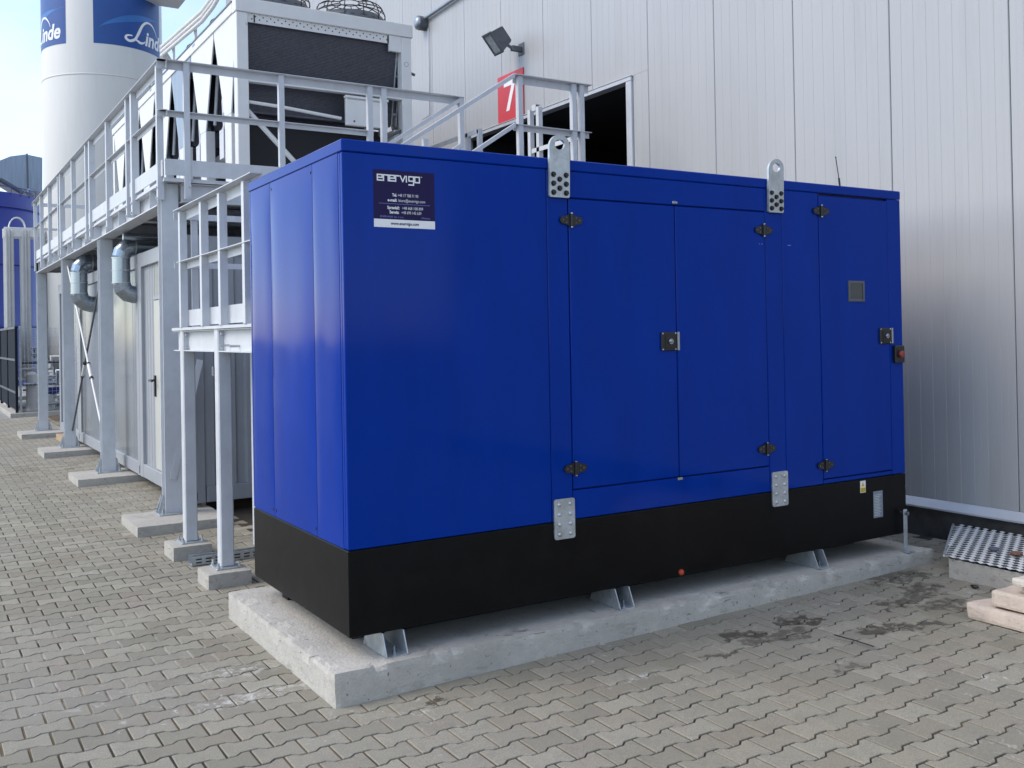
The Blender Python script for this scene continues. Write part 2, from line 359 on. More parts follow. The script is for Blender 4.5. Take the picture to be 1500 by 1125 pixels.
sand = bpy.data.materials.new('joint_sand'); sand.use_nodes = True
n_ = sand.node_tree.nodes; l_ = sand.node_tree.links; b_ = n_['Principled BSDF']; b_.inputs['Roughness'].default_value = .95
g_ = n_.new('ShaderNodeNewGeometry'); t_ = n_.new('ShaderNodeTexNoise'); t_.inputs['Scale'].default_value = .75; t_.inputs['Detail'].default_value = 4
t_.inputs['Roughness'].default_value = .6; l_.new(g_.outputs['Position'], t_.inputs['Vector'])
c_ = n_.new('ShaderNodeValToRGB'); e_ = c_.color_ramp.elements
e_[0].position = .46; e_[0].color = (.035, .028, .020, 1); e_[1].position = .74; e_[1].color = (.42, .38, .31, 1)
x_ = e_.new(.60); x_.color = (.13, .095, .05, 1)
l_.new(t_.outputs['Fac'], c_.inputs['Fac'])
pc_ = px(170, 960, 2, 0); s_1 = n_.new('ShaderNodeVectorMath'); s_1.operation = 'DISTANCE'; s_1.inputs[1].default_value = (pc_.x, pc_.y, 0); l_.new(g_.outputs['Position'], s_1.inputs[0])
r_1 = n_.new('ShaderNodeMapRange'); r_1.inputs['From Min'].default_value = 1.15; r_1.inputs['From Max'].default_value = .25; l_.new(s_1.outputs['Value'], r_1.inputs['Value'])
t_2 = n_.new('ShaderNodeTexNoise'); t_2.inputs['Scale'].default_value = 3.2; l_.new(g_.outputs['Position'], t_2.inputs['Vector'])
r_2 = n_.new('ShaderNodeMapRange'); r_2.inputs['From Min'].default_value = .42; r_2.inputs['From Max'].default_value = .56; l_.new(t_2.outputs['Fac'], r_2.inputs['Value'])
m_1 = n_.new('ShaderNodeMath'); m_1.operation = 'MULTIPLY'; l_.new(r_1.outputs['Result'], m_1.inputs[0]); l_.new(r_2.outputs['Result'], m_1.inputs[1])
x_1 = n_.new('ShaderNodeMix'); x_1.data_type = 'RGBA'; l_.new(m_1.outputs[0], x_1.inputs[0]); l_.new(c_.outputs['Color'], x_1.inputs[6]); x_1.inputs[7].default_value = (.52, .49, .43, 1)
l_.new(x_1.outputs[2], b_.inputs['Base Color'])
PX0, PX1, PY0, PY1 = -4.0, 5.13, -5.6, 21.0
pave = MB()
for (a, b) in ((PX0, 0), (0, PX1)):
    pave.add([(a, PY0, gz(a)-.0065), (b, PY0, gz(b)-.0065), (b, PY1, gz(b)-.0065), (a, PY1, gz(a)-.0065)], [(0, 1, 2, 3)])
pavement = pave.build('pavement', sand, kind='structure')

LX, LY, JT = .2, .141, .0102
def half(x):
    x = abs(x); return .0585 if x < .036 else (.0825 if x > .064 else .0585+(x-.036)/.028*.024)
xs_ = [-.1+JT/2, -.064, -.036, .036, .064, .1-JT/2]
outl = [(x, half(x)-JT/2) for x in xs_] + [(x, -half(x)+JT/2) for x in reversed(xs_)]
outl = outl[::-1]
def paver_shape():
    top = []
    for (x, y) in outl: top.append((x*(1-.032), y*(1-.042), 0.))
    rim = [(x, y, -.0028) for x, y in outl]; bot = [(x, y, -.03) for x, y in outl]
    N = 12; vs = top+rim+bot
    fs = [(0, 1, 10, 11), (1, 2, 9, 10), (2, 3, 8, 9), (3, 4, 7, 8), (4, 5, 6, 7)]
    fs += [(i, i+N, (i+1) % N+N, (i+1) % N) for i in range(N)] + [(i+N, i+2*N, (i+1) % N+2*N, (i+1) % N+N) for i in range(N)]
    return vs, fs
pv, pf = paver_shape()
cells = []
row = 0; y = PY0+.1
while y < PY1-.1:
    x = PX0+.1+(.1 if row % 2 else 0)
    while x < PX1-.1:
        under = (-.02 < x < 4.32 and -.0 < y < 1.6) or (x > .9 and y > 2.2)
        if not under: cells.append((x, y))
        x += LX
    y += LY; row += 1
def screen(x, y, z):
    d = Vector((x, y, z))-CAM; k = d.dot(fw); return 750+F_PX*d.dot(rt)/k if k > .2 else -1e4, CY-F_PX*d.dot(up)/k if k > .2 else -1e4, k
scored = []
for (x, y) in cells:
    a, b, k = screen(x, y, gz(x))
    vis = -10 < a < 1510 and 300 < b < 1135 and not (-.2 < x < 4.5 and -.18 < y < 1.8) and not (y > 1.7 and x > -.05)
    scored.append((k*k*math.hypot(k, 1.7) if vis else 1e6+k, x, y))
scored.sort()
def paver_pose():
    return rng.normal(0, .0009), rng.normal(0, .0028), rng.normal(0, .0028), rng.normal(0, .009)
mp_i = paver_mat('paving_block_single', True); mp_s = paver_mat('paving_block_field', False)
pm = bpy.data.meshes.new('paver'); pm.from_pydata(pv, [], pf); pm.materials.append(mp_i)
slope = math.atan(.0155)
for (sc, x, y) in scored[:300]:
    dz, a, b, c = paver_pose(); o = bpy.data.objects.new('paver', pm); COL.objects.link(o); o.parent = pavement
    o.location = Vector((x, y, gz(x)+dz)) - pavement.location; o.rotation_euler = (a, b-(slope if x > 0 else 0), c*.8)
    o.color = (rng.random(), rng.random(), rng.random(), 1)
P0 = np.array(pv); NV = len(pv); rest = scored[300:]; K = len(rest)
V = np.zeros((K, NV, 3)); T = np.zeros((K, NV, 4), dtype=np.float32)
for i, (sc, x, y) in enumerate(rest):
    dz, a, b, c = paver_pose(); q = P0.copy()
    q[:, 2] += P0[:, 1]*a - P0[:, 0]*b; q[:, 0] -= P0[:, 1]*c*.8; q[:, 1] += P0[:, 0]*c*.8
    q[:, 2] += dz; q[:, 0] += x; q[:, 1] += y
    q[:, 2] += .0155*np.clip(q[:, 0], 0, 5.2); V[i] = q; T[i] = (*rng.random(3), 1)
fm = bpy.data.meshes.new('paver_field')
fl = np.array([f for f in pf]); FL = (fl[None]+(np.arange(K)*NV)[:, None, None]).reshape(-1, 4)
fm.vertices.add(K*NV); fm.vertices.foreach_set('co', (V - np.array(pavement.location)).ravel())
fm.loops.add(FL.size); fm.loops.foreach_set('vertex_index', FL.ravel().astype(np.int32))
fm.polygons.add(len(FL)); fm.polygons.foreach_set('loop_start', np.arange(0, FL.size, 4, dtype=np.int32)); fm.polygons.foreach_set('loop_total', np.full(len(FL), 4, dtype=np.int32))
at = fm.color_attributes.new('tone', 'FLOAT_COLOR', 'POINT'); at.data.foreach_set('color', T.ravel())
fm.update(calc_edges=True); fm.shade_flat(); fm.materials.append(mp_s)
fo = bpy.data.objects.new('paver_field', fm); COL.objects.link(fo); fo.parent = pavement; fo['kind'] = 'stuff'

# ------------------------------------------------------------------ warehouse
XW = 5.16
wh = thing('warehouse', (XW, 6, 0), 'large light grey hall clad in vertical ribbed sheet with a dark open doorway', 'building')
P_ = 1.0365; DY0, DY1, DZ = 4.16, 7.98, 4.59
def wall_panel(y0, z0, z1, P_=1.0365):
    pts = [(0.06, y0+.003), (.006, y0+.003), (0, y0+.008)]; n = max(4, round(P_/.0575))
    for i in range(1, n):
        c = y0+P_*i/n; pts += [(0, c-.0045), (.0020 if i % 2 == 0 else .0007, c-.0020), (.0020 if i % 2 == 0 else .0007, c+.0020), (0, c+.0045)]
    pts += [(0, y0+P_-.008), (.006, y0+P_-.003), (.06, y0+P_-.003)]
    vs = [(XW+d, yy, z) for z in (z0, z1) for d, yy in pts]; k = len(pts)
    return MB().add(vs, [(i, i+1, i+1+k, i+k) for i in range(k-1)]+[list(range(k))[::-1], [i+k for i in range(k)]])
y0 = 4.876-P_*13
for i in range(28):
    a = y0+P_*i
    inside = a+P_*.5 > DY0 and a+P_*.5 < DY1
    wall_panel(a, DZ+.06 if inside else .375, 12.4).build('wall_panel', M['wall'], wh)
wall_panel(4.876-P_, .375, DZ+.058, DY0-.05-(4.876-P_)).build('wall_panel', M['wall'], wh)
ya, yb = y0, y0+P_*28
MB().box(XW+.062, 16, ya, DY0-.02, .0, 12.38).box(XW+.062, 16, DY1+.02, yb, 0, 12.38).box(XW+.062, 16, DY0-.02, DY1+.02, DZ+.08, 12.38).build('wall_core', M['wall'], wh)
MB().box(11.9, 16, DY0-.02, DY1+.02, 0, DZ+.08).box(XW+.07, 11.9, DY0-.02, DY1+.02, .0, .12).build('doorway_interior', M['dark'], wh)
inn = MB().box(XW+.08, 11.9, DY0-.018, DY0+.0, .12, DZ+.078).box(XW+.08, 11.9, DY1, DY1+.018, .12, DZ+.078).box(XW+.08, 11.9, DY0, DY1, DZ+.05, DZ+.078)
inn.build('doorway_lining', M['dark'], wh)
MB().box(XW-.03, XW+.09, DY0-.05, DY0+.045, .1, DZ+.0, .004).build('door_jamb', M['flash'], wh)
MB().box(XW-.03, XW+.09, DY1-.045, DY1+.05, .1, DZ+.0, .004).build('door_jamb', M['flash'], wh)
MB().box(XW-.034, XW+.09, DY0-.05, DY1+.05, DZ+.001, DZ+.05, .004).box(XW-.042, XW+.0, DY0-.06, DY1+.06, DZ+.0505, DZ+.058).build('door_head', M['flash'], wh)
MB().box(XW-.045, XW+.05, ya, DY0-.06, .30, .312).add([(XW-.046, ya, .313), (XW-.046, DY0-.06, .313), (XW+.001, DY0-.06, .374), (XW+.001, ya, .374), (XW+.04, ya, .374), (XW+.04, DY0-.06, .374), (XW+.04, ya, .313), (XW+.04, DY0-.06, .313)],
   [(0, 1, 2, 3), (3, 2, 5, 4), (4, 5, 7, 6), (6, 7, 1, 0), (0, 3, 4, 6), (1, 7, 5, 2)]).build('base_flashing', M['flash'], wh)
MB().box(XW+.005, XW+.06, ya, DY0-.06, -.05, .298).build('plinth', M['plinth'], wh)
MB().box(XW-.03, XW+.06, DY1+.06, yb, -.05, .374).build('plinth', M['plinth'], wh)
MB().box(XW-.04, 16.05, ya-.03, yb+.03, 12.4, 12.55).build('roof_edge', M['flash'], wh)

sg = thing('number_sign', (XW-.02, 6.705, 4.635), 'square red sign with a white figure seven above the doorway', 'sign')
MB().box(XW-.022, XW-.001, 6.38, 7.03, 4.635, 5.29, .003).build('sign_plate', M['red'], sg)
sv = lambda u, v, d: (XW-.0235-d, 6.86-u, 4.785+v)
MB().prism([(0, .335), (0, .405), (.285, .405), (.285, .345), (.135, 0), (.052, 0), (.198, .335)], sv, 0, .002).build('figure', M['signwhite'], sg)

fl_ = thing('floodlight', (XW, 6.45, 5.5), 'grey box floodlight tilted down on its wall bracket above the red sign', 'lamp')
nrm = Vector((-.74, .02, -.62)).normalized(); sx = Vector((0, 1, 0)); sx = (sx-nrm*sx.dot(nrm)).normalized(); sy = nrm.cross(sx).normalized()
FM = Matrix((sx, sy, nrm)).transposed().to_4x4(); FM.translation = Vector((4.86, 6.53, 5.655))
w2, h2 = .10, .146
hs = MB().add([(-w2, -h2, .10), (w2, -h2, .10), (w2, h2, .10), (-w2, h2, .10), (-w2*.8, -h2*.8, -.10), (w2*.8, -h2*.8, -.10), (w2*.8, h2*.8, -.10), (-w2*.8, h2*.8, -.10)],
    [(4, 7, 6, 5), (0, 1, 5, 4), (1, 2, 6, 5), (2, 3, 7, 6), (3, 0, 4, 7), (0, 3, 2, 1)])
for (a, b, c, d) in ((-w2-.012, w2+.012, -h2-.012, -h2+.02), (-w2-.012, w2+.012, h2-.02, h2+.012), (-w2-.012, -w2+.02, -h2+.021, h2-.021), (w2-.02, w2+.012, -h2+.021, h2-.021)):
    hs.box(a, b, c, d, .095, .122, .003)
for k in range(4): hs.box(-w2*.7+k*.05, -w2*.7+k*.05+.008, -h2*.75, h2*.75, -.125, -.098)
hs.xform(FM).build('housing', M['frame_dark'], fl_)
MB().box(-w2+.021, w2-.021, -h2+.021, h2-.021, .1005, .112).xform(FM).build('glass', M['lens'], fl_)
br = MB().box(XW-.012, XW-.001, 6.36, 6.50, 5.46, 5.62, .003).box(XW-.16, XW-.0125, 6.40, 6.46, 5.50, 5.57, .006)
br.tube([(XW-.15, 6.43, 5.535), (4.93, 6.47, 5.60)], .022, 8)
br.build('bracket', M['frame_dark'], fl_)

rl = thing('bulkhead_lamp', (5.0, 9.23, 6.6), 'round grey wall lamp at the end of a cable conduit high on the hall', 'lamp')
MB().tube([(XW-.001, 9.23, 6.66), (5.02, 9.23, 6.66)], .11, 18).build('body', M['frame_dark'], rl)
MB().dome((5.019, 9.23, 6.66), (-1, 0, 0), .095, .05, 18).build('cover', M['sheet'], rl)
MB().tube([(XW-.05, 9.14, 6.72), (XW-.05, 8.2, 6.74), (XW-.05, 5.2, 6.8)], .028, 8).build('conduit', M['sheet'], rl)
MB().tube([(XW-.02, 9.1, 6.55), (XW-.02, 9.1, 5.2), (XW-.02, 9.35, 5.18)], .008, 6).build('cable', M['steel'], rl)

# ------------------------------------------------------------------ concrete slab and generator
def rough_block(x0, x1, y0, y1, z0, z1, nx, ny, nz_, amp, name, material, label, cat, group=None, seed=0, chip=0., chips=()):
    bm = bmesh.new(); bmesh.ops.create_cube(bm, size=1)
    for v in bm.verts: v.co = ((x0+x1)/2+v.co.x*(x1-x0), (y0+y1)/2+v.co.y*(y1-y0), (z0+z1)/2+v.co.z*(z1-z0))
    for ax, n in ((0, nx), (1, ny), (2, nz_)):
        L = ((x1-x0), (y1-y0), (z1-z0))[ax]; o = (x0, y0, z0)[ax]
        for i in range(1, n):
            c = [0, 0, 0]; c[ax] = o+L*i/n; nn = [0, 0, 0]; nn[ax] = 1
            bmesh.ops.bisect_plane(bm, geom=bm.verts[:]+bm.edges[:]+bm.faces[:], plane_co=c, plane_no=nn)
    for v in bm.verts:
        p = v.co.copy(); q = Vector((seed*7.3, seed*3.1, seed))
        d = mnoise.noise_vector(p*6+q)*amp + mnoise.noise_vector(p*26+q)*amp*.45
        ex = min(abs(p.x-x0), abs(p.x-x1)) < 1e-4; ey = min(abs(p.y-y0), abs(p.y-y1)) < 1e-4; ez = abs(p.z-z1) < 1e-4
        if ex+ey+ez >= 2:
            c = mnoise.noise(p*13+q*2); k = amp*.8 + chip*max(0, c-.25)*2.2
            ctr = Vector(((x0+x1)/2, (y0+y1)/2, 0))
            if ex: p.x += k*(1 if p.x < ctr.x else -1)
            if ey: p.y += k*(1 if p.y < ctr.y else -1)
            if ez: p.z -= k*.9
        elif ez and not (ex or ey): d *= .35
        v.co = p+d
        for (cx_, cy_, cr_, cdp) in chips:             # knocked-off bits along the top edge
            e_d = Vector((v.co.x-cx_, v.co.y-cy_, (v.co.z-z1)*1.3)).length
            if e_d < cr_:
                k = cdp*(1-e_d/cr_)**.6*(.6+.8*abs(mnoise.noise(v.co*40)))
                v.co.z -= k*.8; v.co.x += k*(.7 if cx_-x0 < .02 else 0); v.co.y += k*(.9 if cy_-y0 < .02 else 0)
    mb = MB(); bm.verts.index_update(); mb.add([v.co.copy() for v in bm.verts], [[v.index for v in f.verts] for f in bm.faces]); bm.free()
    return mb.build(name, material, None, label, cat, group)
rough_block(-.125, 4.42, -.113, 1.70, -.06, .164, 150, 56, 8, .0026, 'concrete_slab', M['concs'],
            'long pale cast concrete slab with chipped edges under the blue generator', 'concrete slab', seed=2, chip=.012, chips=[(x, -.113, rr, dd) for x, rr, dd in ((.10, .05, .014), (.42, .07, .016), (.52, .04, .02), (.95, .05, .012), (1.33, .06, .02), (1.9, .05, .014), (2.2, .09, .022), (2.31, .05, .02), (2.75, .10, .024), (3.05, .05, .016), (3.3, .08, .018), (3.75, .06, .02), (4.1, .07, .016))]+[(-.125, y, rr, dd) for y, rr, dd in ((.0, .05, .014), (.3, .07, .018), (.55, .05, .016), (.8, .09, .02), (1.05, .05, .014), (1.4, .08, .02))])

L_, Wd, ZT, ZB, Z0 = 4.27, 1.541, 2.738, .711, .281
gen = thing('generator', (L_/2, Wd/2, .164), 'big blue steel generator enclosure with black base tank on the concrete slab', 'generator')
T_ = .028
MB().box(.03, L_-.03, .03, Wd-.03, ZB, 2.68).build('inner_shell', M['blue_dark'], gen)
def fp(name, x0, x1, z0, z1, dy=0.):           # a sheet on the long front
    return MB().box(x0, x1, 0-dy, T_, z0, z1, .004).build(name, M['blue'], gen)
def bp_(name, x0, x1, z0, z1):
    return MB().box(x0, x1, Wd-T_, Wd, z0, z1, .004).build(name, M['blue'], gen)
G = .0032
fp('front_panel', .0, 1.2085-G, ZB, 2.6745); fp('front_pillar', 1.2085, 1.352-G, ZB, 2.6745)
fp('header_panel', 1.352, 2.907-G, 2.522+G, 2.6745); fp('sill_panel', 1.352, 2.907-G, ZB, .876-G)
dl = fp('door', 1.352+G, 2.1385-G, .876+G, 2.522-G, .002); dr = fp('door', 2.1385+G, 2.907-2*G, .876+G, 2.522-G, .002)
fp('front_pillar', 2.907, 3.060-G, ZB, 2.6745); fp('front_panel', 3.060, 3.412-G, ZB, 2.6745)
cdr = fp('control_door', 3.412+G, 4.126-G, .742+G, 2.660, .002); fp('sill_panel', 3.412, 4.126, ZB, .742-G)
fp('front_pillar', 4.126+G, L_, ZB, 2.6745)
for a, b in ((0, 1.2), (1.203, 3.06), (3.063, L_)): bp_('rear_panel', a, b, ZB, 2.6745)
def bulged(a, b, z0, z1, amp, seed):               # thin sheet pulled slightly out of true, as its reflections show
    nu, nv = 14, 34; g = MB(); vs = []
    for k in range(nv+1):
        for q in range(nu+1):
            u, v = q/nu, k/nv; e = (1-(2*u-1)**4)*(1-(2*v-1)**6)
            dx = -amp*e*(.75+.5*mnoise.noise(Vector((u*1.2+seed, v*2.6, seed*3.1)))) - .0009*mnoise.noise(Vector((u*2.5, v*6, seed)))*e
            vs.append((dx, a+(b-a)*u, z0+(z1-z0)*v))
    fs = [(k*(nu+1)+q, k*(nu+1)+q+1, (k+1)*(nu+1)+q+1, (k+1)*(nu+1)+q) for k in range(nv) for q in range(nu)]
    g.add(vs, fs, True)
    rim = [q for q in range(nu+1)]+[k*(nu+1)+nu for k in range(1, nv+1)]+[nv*(nu+1)+q for q in range(nu-1, -1, -1)]+[k*(nu+1) for k in range(nv-1, 0, -1)]
    r0_ = [vs[i_] for i_ in rim]; r1 = [(T_, p[1], p[2]) for p in r0_]; n = len(rim)
    g.add(r0_+r1, [(i_, (i_+1) % n, (i_+1) % n+n, i_+n) for i_ in range(n)]); g.build('end_panel', M['blue'], gen)
MB().box(0, T_, T_+.0005, .0545, ZB, 2.6745, .004).build('end_panel', M['blue'], gen)
for (a, b), am, se in zip(((.057, .4175), (.4205, 1.1245), (1.1275, Wd-T_-.0005)), (.010, .015, .010), (1, 4, 8)): bulged(a+.0012, b-.0012, ZB, 2.6745, am, se)
MB().box(L_-T_, L_, T_+.0005, Wd-T_-.0005, ZB, 2.6745, .004).build('end_panel', M['blue'], gen)
MB().box(-.003, L_+.003, -.003, Wd+.003, 2.677, ZT, .005).build('roof_cap', M['blue'], gen)
MB().box(-.001, L_+.001, -.001, Wd+.001, Z0, ZB-.004, .004).build('base_tank', M['black'], gen)
MB().box(.15, L_-.15, .34, .44, .166, Z0-.001).box(.12, L_-.12, Wd-.26, Wd-.16, .166, Z0-.001).build('skid_beam', M['black'], gen)
sc_ = MB()
for yy, zz in ((.445, 2.635), (1.10, 2.635), (.445, .75), (1.10, .75), (1.16, .75)): sc_.hexbolt((.001, yy, zz), (-1, 0, 0), .008, .004, 8)
sc_.build('screws', M['rubber'], gen)
for (x, z) in ((2.140, 2.540), (2.141, .866)): MB().box(x-.02, x+.02, -.006, -.0001, z-.008, z+.008, .002).build('door_stop', M['zinc'], gen)
def hinge(x, z, s=1.):
    h = MB()
    pr = [(-.078, 0), (-.068, .018), (-.03, .026), (-.012, .034), (.012, .034), (.03, .026), (.068, .018), (.078, 0), (.068, -.018), (.03, -.026), (.012, -.034), (-.012, -.034), (-.03, -.026), (-.068, -.018)]
    h.prism([(u*s*1.02, v*s) for u, v in pr], lambda u, v, d: (x+u, -.0022-d, z+v), 0, .011)
    h.tube([(x, -.016, z-.036*s), (x, -.016, z+.036*s)], .011, 10)
    o = h.build('hinge', M['rubber'], gen)
    c = MB()
    for e in (-1, 1): c.tube([(x, -.016, z+e*.0365*s), (x, -.016, z+e*.042*s)], .0085, 8)
    c.build('pin', M['zinc'], o)
    b = MB()
    for e in (-1, 1):
        b.dome((x+e*.056*s, -.0133, z), (0, -1, 0), .006, .003, 6); b.dome((x+e*.033*s, -.0133, z+.014), (0, -1, 0), .005, .003, 6); b.dome((x+e*.033*s, -.0133, z-.014), (0, -1, 0), .005, .003, 6)
    b.build('bolts', M['frame_dark'], o)
for (x, z) in ((1.365, 2.396), (2.882, 2.401), (3.428, 2.552), (1.365, .998), (2.874, .992), (3.424, .839)): hinge(x, z)
def latch(x, z):
    o = MB().box(x-.064, x+.056, -.016, -.0022, z-.056, z+.056, .004).box(x-.035, x+.035, -.020, -.0161, z-.04, z+.04, .002).build('latch', M['rubber'], gen)
    MB().tube([(x, -.0202, z), (x, -.03, z)], .017, 14).dome((x-.004, -.03, z+.002), (0, -1, 0), .013, .007).build('lock_barrel', M['zinc'], o)
    b = MB()
    for a in (-1, 1):
        for c in (-1, 1): b.dome((x-.004+a*.05, -.0162, z+c*.048), (0, -1, 0), .006, .003, 6)
    b.build('screws', M['galv'], o)
    MB().box(x+.0605, x+.078, -.018, -.0022, z-.056, z+.056, .002).build('strike_plate', M['zinc'], o)
latch(2.070, 1.699); latch(4.069, 1.699)
es = MB().box(4.150, 4.252, -.03, -.0005, 1.505, 1.628, .005).build('stop_button_box', M['rubber'], gen)
MB().tube([(4.203, -.0305, 1.566), (4.203, -.045, 1.566)], .022, 14).dome((4.203, -.045, 1.566), (0, -1, 0), .026, .012, 14).build('button', M['btn'], es)
wf = MB(); WX0, WX1, WZ0, WZ1 = 3.688, 3.856, 1.943, 2.086
wf.prism([(WX0, WZ0), (WX1, WZ0), (WX1, WZ1), (WX0, WZ1)], lambda u, v, d: (u, -.0022-d, v), 0, .008, [[(WX0+.018, WZ0+.018), (WX0+.018, WZ1-.018), (WX1-.018, WZ1-.018), (WX1-.018, WZ0+.018)]])
wfo = wf.build('window_frame', M['frame_dark'], gen)
MB().box(WX0+.0185, WX1-.0185, -.0062, -.0023, WZ0+.0185, WZ1-.0185).build('pane', M['glass'], wfo)

def lug(x0, x1, zt, z0):
    xc, r = (x0+x1)/2, (x1-x0)/2
    out = [(x0, z0+.008), (x0+.008, z0), (x1-.008, z0), (x1, z0+.008)]
    out += [(xc+r*math.cos(a), zt-r*.95+r*.95*math.sin(a)) for a in [math.pi*i/14 for i in range(15)]]
    hole = [(xc+.034*math.cos(a), zt-.055+.028*math.sin(a)) for a in [-2*math.pi*i/16 for i in range(16)]]
    def to3(u, v, d):
        b = max(0, v-2.745); return (u+b*.03, -.0065-d-b*.10, v)
    o = MB().prism(out, to3, 0, .016, [hole]).build('lifting_lug', M['galv'], gen)
    w = x1-x0
    for i, (fx, zz) in enumerate(((.2, 2.645), (.82, 2.645), (.5, 2.620), (.2, 2.595), (.82, 2.595), (.5, 2.570), (.2, 2.545), (.82, 2.545))):
        p = (x0+w*fx, -.0226, zz); b = MB().hexbolt(p, (0, -1, 0), .0125, .013, 6); b.tube([(p[0], -.0225, zz), (p[0], -.0255, zz)], .016, 12)
        b.build('bolt', M['rubber'], o)
    st = MB().box(xc-.014, xc+.014, -.0235, -.0226, 2.71, 2.742).build('yellow_tag', M['yellow'], o)
    ribbon(MB(), [(-.004, .018), (.004, .018), (.004, .010), (-.004, .010), (-.004, .003), (.004, .003)], .003, lambda u, v, d: (xc+u, -.0238-d, 2.7155+v)).build('tag_print', M['rubber'], o)
lug(1.212, 1.350, 2.868, 2.519); lug(2.918, 3.056, 2.866, 2.519)
for (x0, x1) in ((1.213, 1.352), (2.913, 3.056)):
    out = []
    for cx, cz, s in ((x1-.012, .836-.012, 0), (x0+.012, .836-.012, 1), (x0+.012, .612+.012, 2), (x1-.012, .612+.012, 3)):
        out += [(cx+.012*math.cos(a), cz+.012*math.sin(a)) for a in [math.pi/2*s+math.pi/6*i for i in range(4)]]
    o = MB().prism(out, lambda u, v, d: (u, -.0045-d, v), 0, .009).build('joint_plate', M['galv'], gen)
    for c in (.25, .78):
        for r_ in range(4):
            p = Vector((x0+(x1-x0)*c, -.0137, .805-r_*.055)); MB().dome(p, (0, -1, 0), .013, .009, 10).build('bolt', M['galv'], o)
for (x0, x1) in ((.170, .290), (1.628, 1.735), (3.285, 3.385)):
    f = MB()
    sd_ = [(-.052, .1665), (-.052, .172), (-.004, .277), (.19, .279), (.24, .1665)]
    f.prism(sd_, lambda u, v, d: (x0+d, u, v), 0, .006); f.prism(sd_, lambda u, v, d: (x1-d, u, v), 0, .006)
    f.box(x0+.0061, x1-.0061, -.056, .24, .1648, .171)
    o = f.build('foot_bracket', M['galv'], gen)
    MB().hexbolt(((x0+x1)/2, -.015, .1711), (0, 0, 1), .013, .012).tube([((x0+x1)/2, -.015, .183), ((x0+x1)/2, -.015, .212)], .006, 8).build('anchor_bolt', M['zinc'], o)
MB().tube([(2.133, -.001, .303), (2.133, -.012, .303)], .018, 12).dome((2.133, -.012, .303), (0, -1, 0), .014, .008).build('drain_plug', M['orange'], gen)
o = MB().prism([(4.185, .166), (4.225, .166), (4.225, .46), (4.185, .46)], lambda u, v, d: (u, .03-d if v > .2 else .08-d, v), 0, .006)
gb = MB().box(4.183, 4.221, -.045, -.039, .19, .462, .001).box(4.150, 4.221, -.105, -.0455, .166, .1715).box(4.183, 4.221, -.052, -.0455, .1716, .2)
gbo = gb.build('earthing_bar', M['galv'], gen)
MB().hexbolt((4.207, -.0455, .435), (0, -1, 0), .016, .018).hexbolt((4.207, -.0388, .435), (0, 1, 0), .010, .038).build('bolt', M['zinc'], gbo)
MB().box(4.262, 4.2705, -.003, -.0012, .60, .62).box(4.262, 4.2705, -.003, -.0012, .36, .38).build('edge_screws', M['zinc'], gen)
o = MB().box(3.777, 3.833, -.0025, -.0012, .615, .697).build('warning_label', M['signwhite'], gen)
MB().prism([(3.787, .657), (3.823, .657), (3.805, .690)], lambda u, v, d: (u, -.0026-d, v), 0, .0004).box(3.779, 3.831, -.003, -.0026, .618, .650).build('label_print', M['yellow'], o)
ribbon(MB(), [(3.805, .678), (3.802, .668), (3.807, .668), (3.805, .660)], .002, lambda u, v, d: (u, -.0032-d, v)).build('bolt_symbol', M['rubber'], o)
ln = MB()
for k in range(3): ln.box(3.784, 3.826, -.0033, -.0031, .624+k*.008, .6265+k*.008)
ln.build('label_lines', M['rubber'], o)
o = MB().box(3.912, 4.012, -.0028, -.0012, .425, .611, .0005).build('rating_plate', M['sheet'], gen)
ln = MB()
for k in range(14): ln.box(3.92, 3.92+random.uniform(.05, .084), -.0031, -.0029, .440+k*.011, .4425+k*.011)
ln.build('plate_print', M['signwhite'], o)
an = MB().tube([(4.0, .3, ZT), (4.0, .3, ZT+.02)], .018, 10).tube([(4.0, .3, ZT+.02), (3.985, .3, ZT+.12)], .007, 8).tube([(3.985, .3, ZT+.12), (3.955, .3, ZT+.27)], .0035, 6).dome((3.955, .3, ZT+.268), (0, 0, 1), .006, .008)
an.build('antenna', M['rubber'], gen)
for (x, z) in ((2.845, 2.31), (2.868, 2.31), (3.11, 2.31)): MB().box(x, x+(.008 if x < 3 else .03), -.0026 if x < 2.9 else -.0004, -.0002, z, z+.004).build('paint_mark', M['sheet'], gen)

# contact sticker on the front panel
SX0, SX1, SZ0, SZ1 = .165, .507, 2.310, 2.600
stk = MB().box(SX0, SX1, -.0012, -.0002, SZ0, SZ1).build('contact_sticker', M['navy'], gen)
MB().box(SX0, SX1, -.0018, -.00125, SZ0, SZ0+.041).build('white_strip', M['signwhite'], stk)
def stt(u, v, d): return (SX0+u, -.0021-d, SZ0+v)
lg = MB(); u = .022; hgt, sw = .036, .0085; bz = .232
strokes = {'e': (.034, [[(0, .018), (.026, .018), (.026, .032), (0, .032), (0, .004), (.026, .004)]]), 'n': (.034, [[(0, .004), (0, .032), (.026, .032), (.026, .004)]]),
           'r': (.026, [[(0, .004), (0, .032), (.018, .032)]]), 'v': (.034, [[(0, .032), (.013, .005), (.026, .032)]]), 'i': (.0135, [[(0, .004), (0, .032)]]),
           'g': (.034, [[(.026, .010), (0, .010), (0, .032), (.026, .032), (.026, -.010), (0, -.010)]]), 'o': (.034, [[(0, .004), (.026, .004), (.026, .032), (0, .032), (0, .004)]])}
for ch in 'enervigo':
    adv, ss = strokes[ch]
    for st_ in ss: ribbon(lg, [(u+a, bz+b) for a, b in st_], .0066, stt)
    u += adv*.94+.0016
lg.box(SX0+u, SX0+u+.008, -.0023, -.0021, SZ0+bz+.032, SZ0+bz+.035)
lg.build('logo_lettering', M['signwhite'], stk)
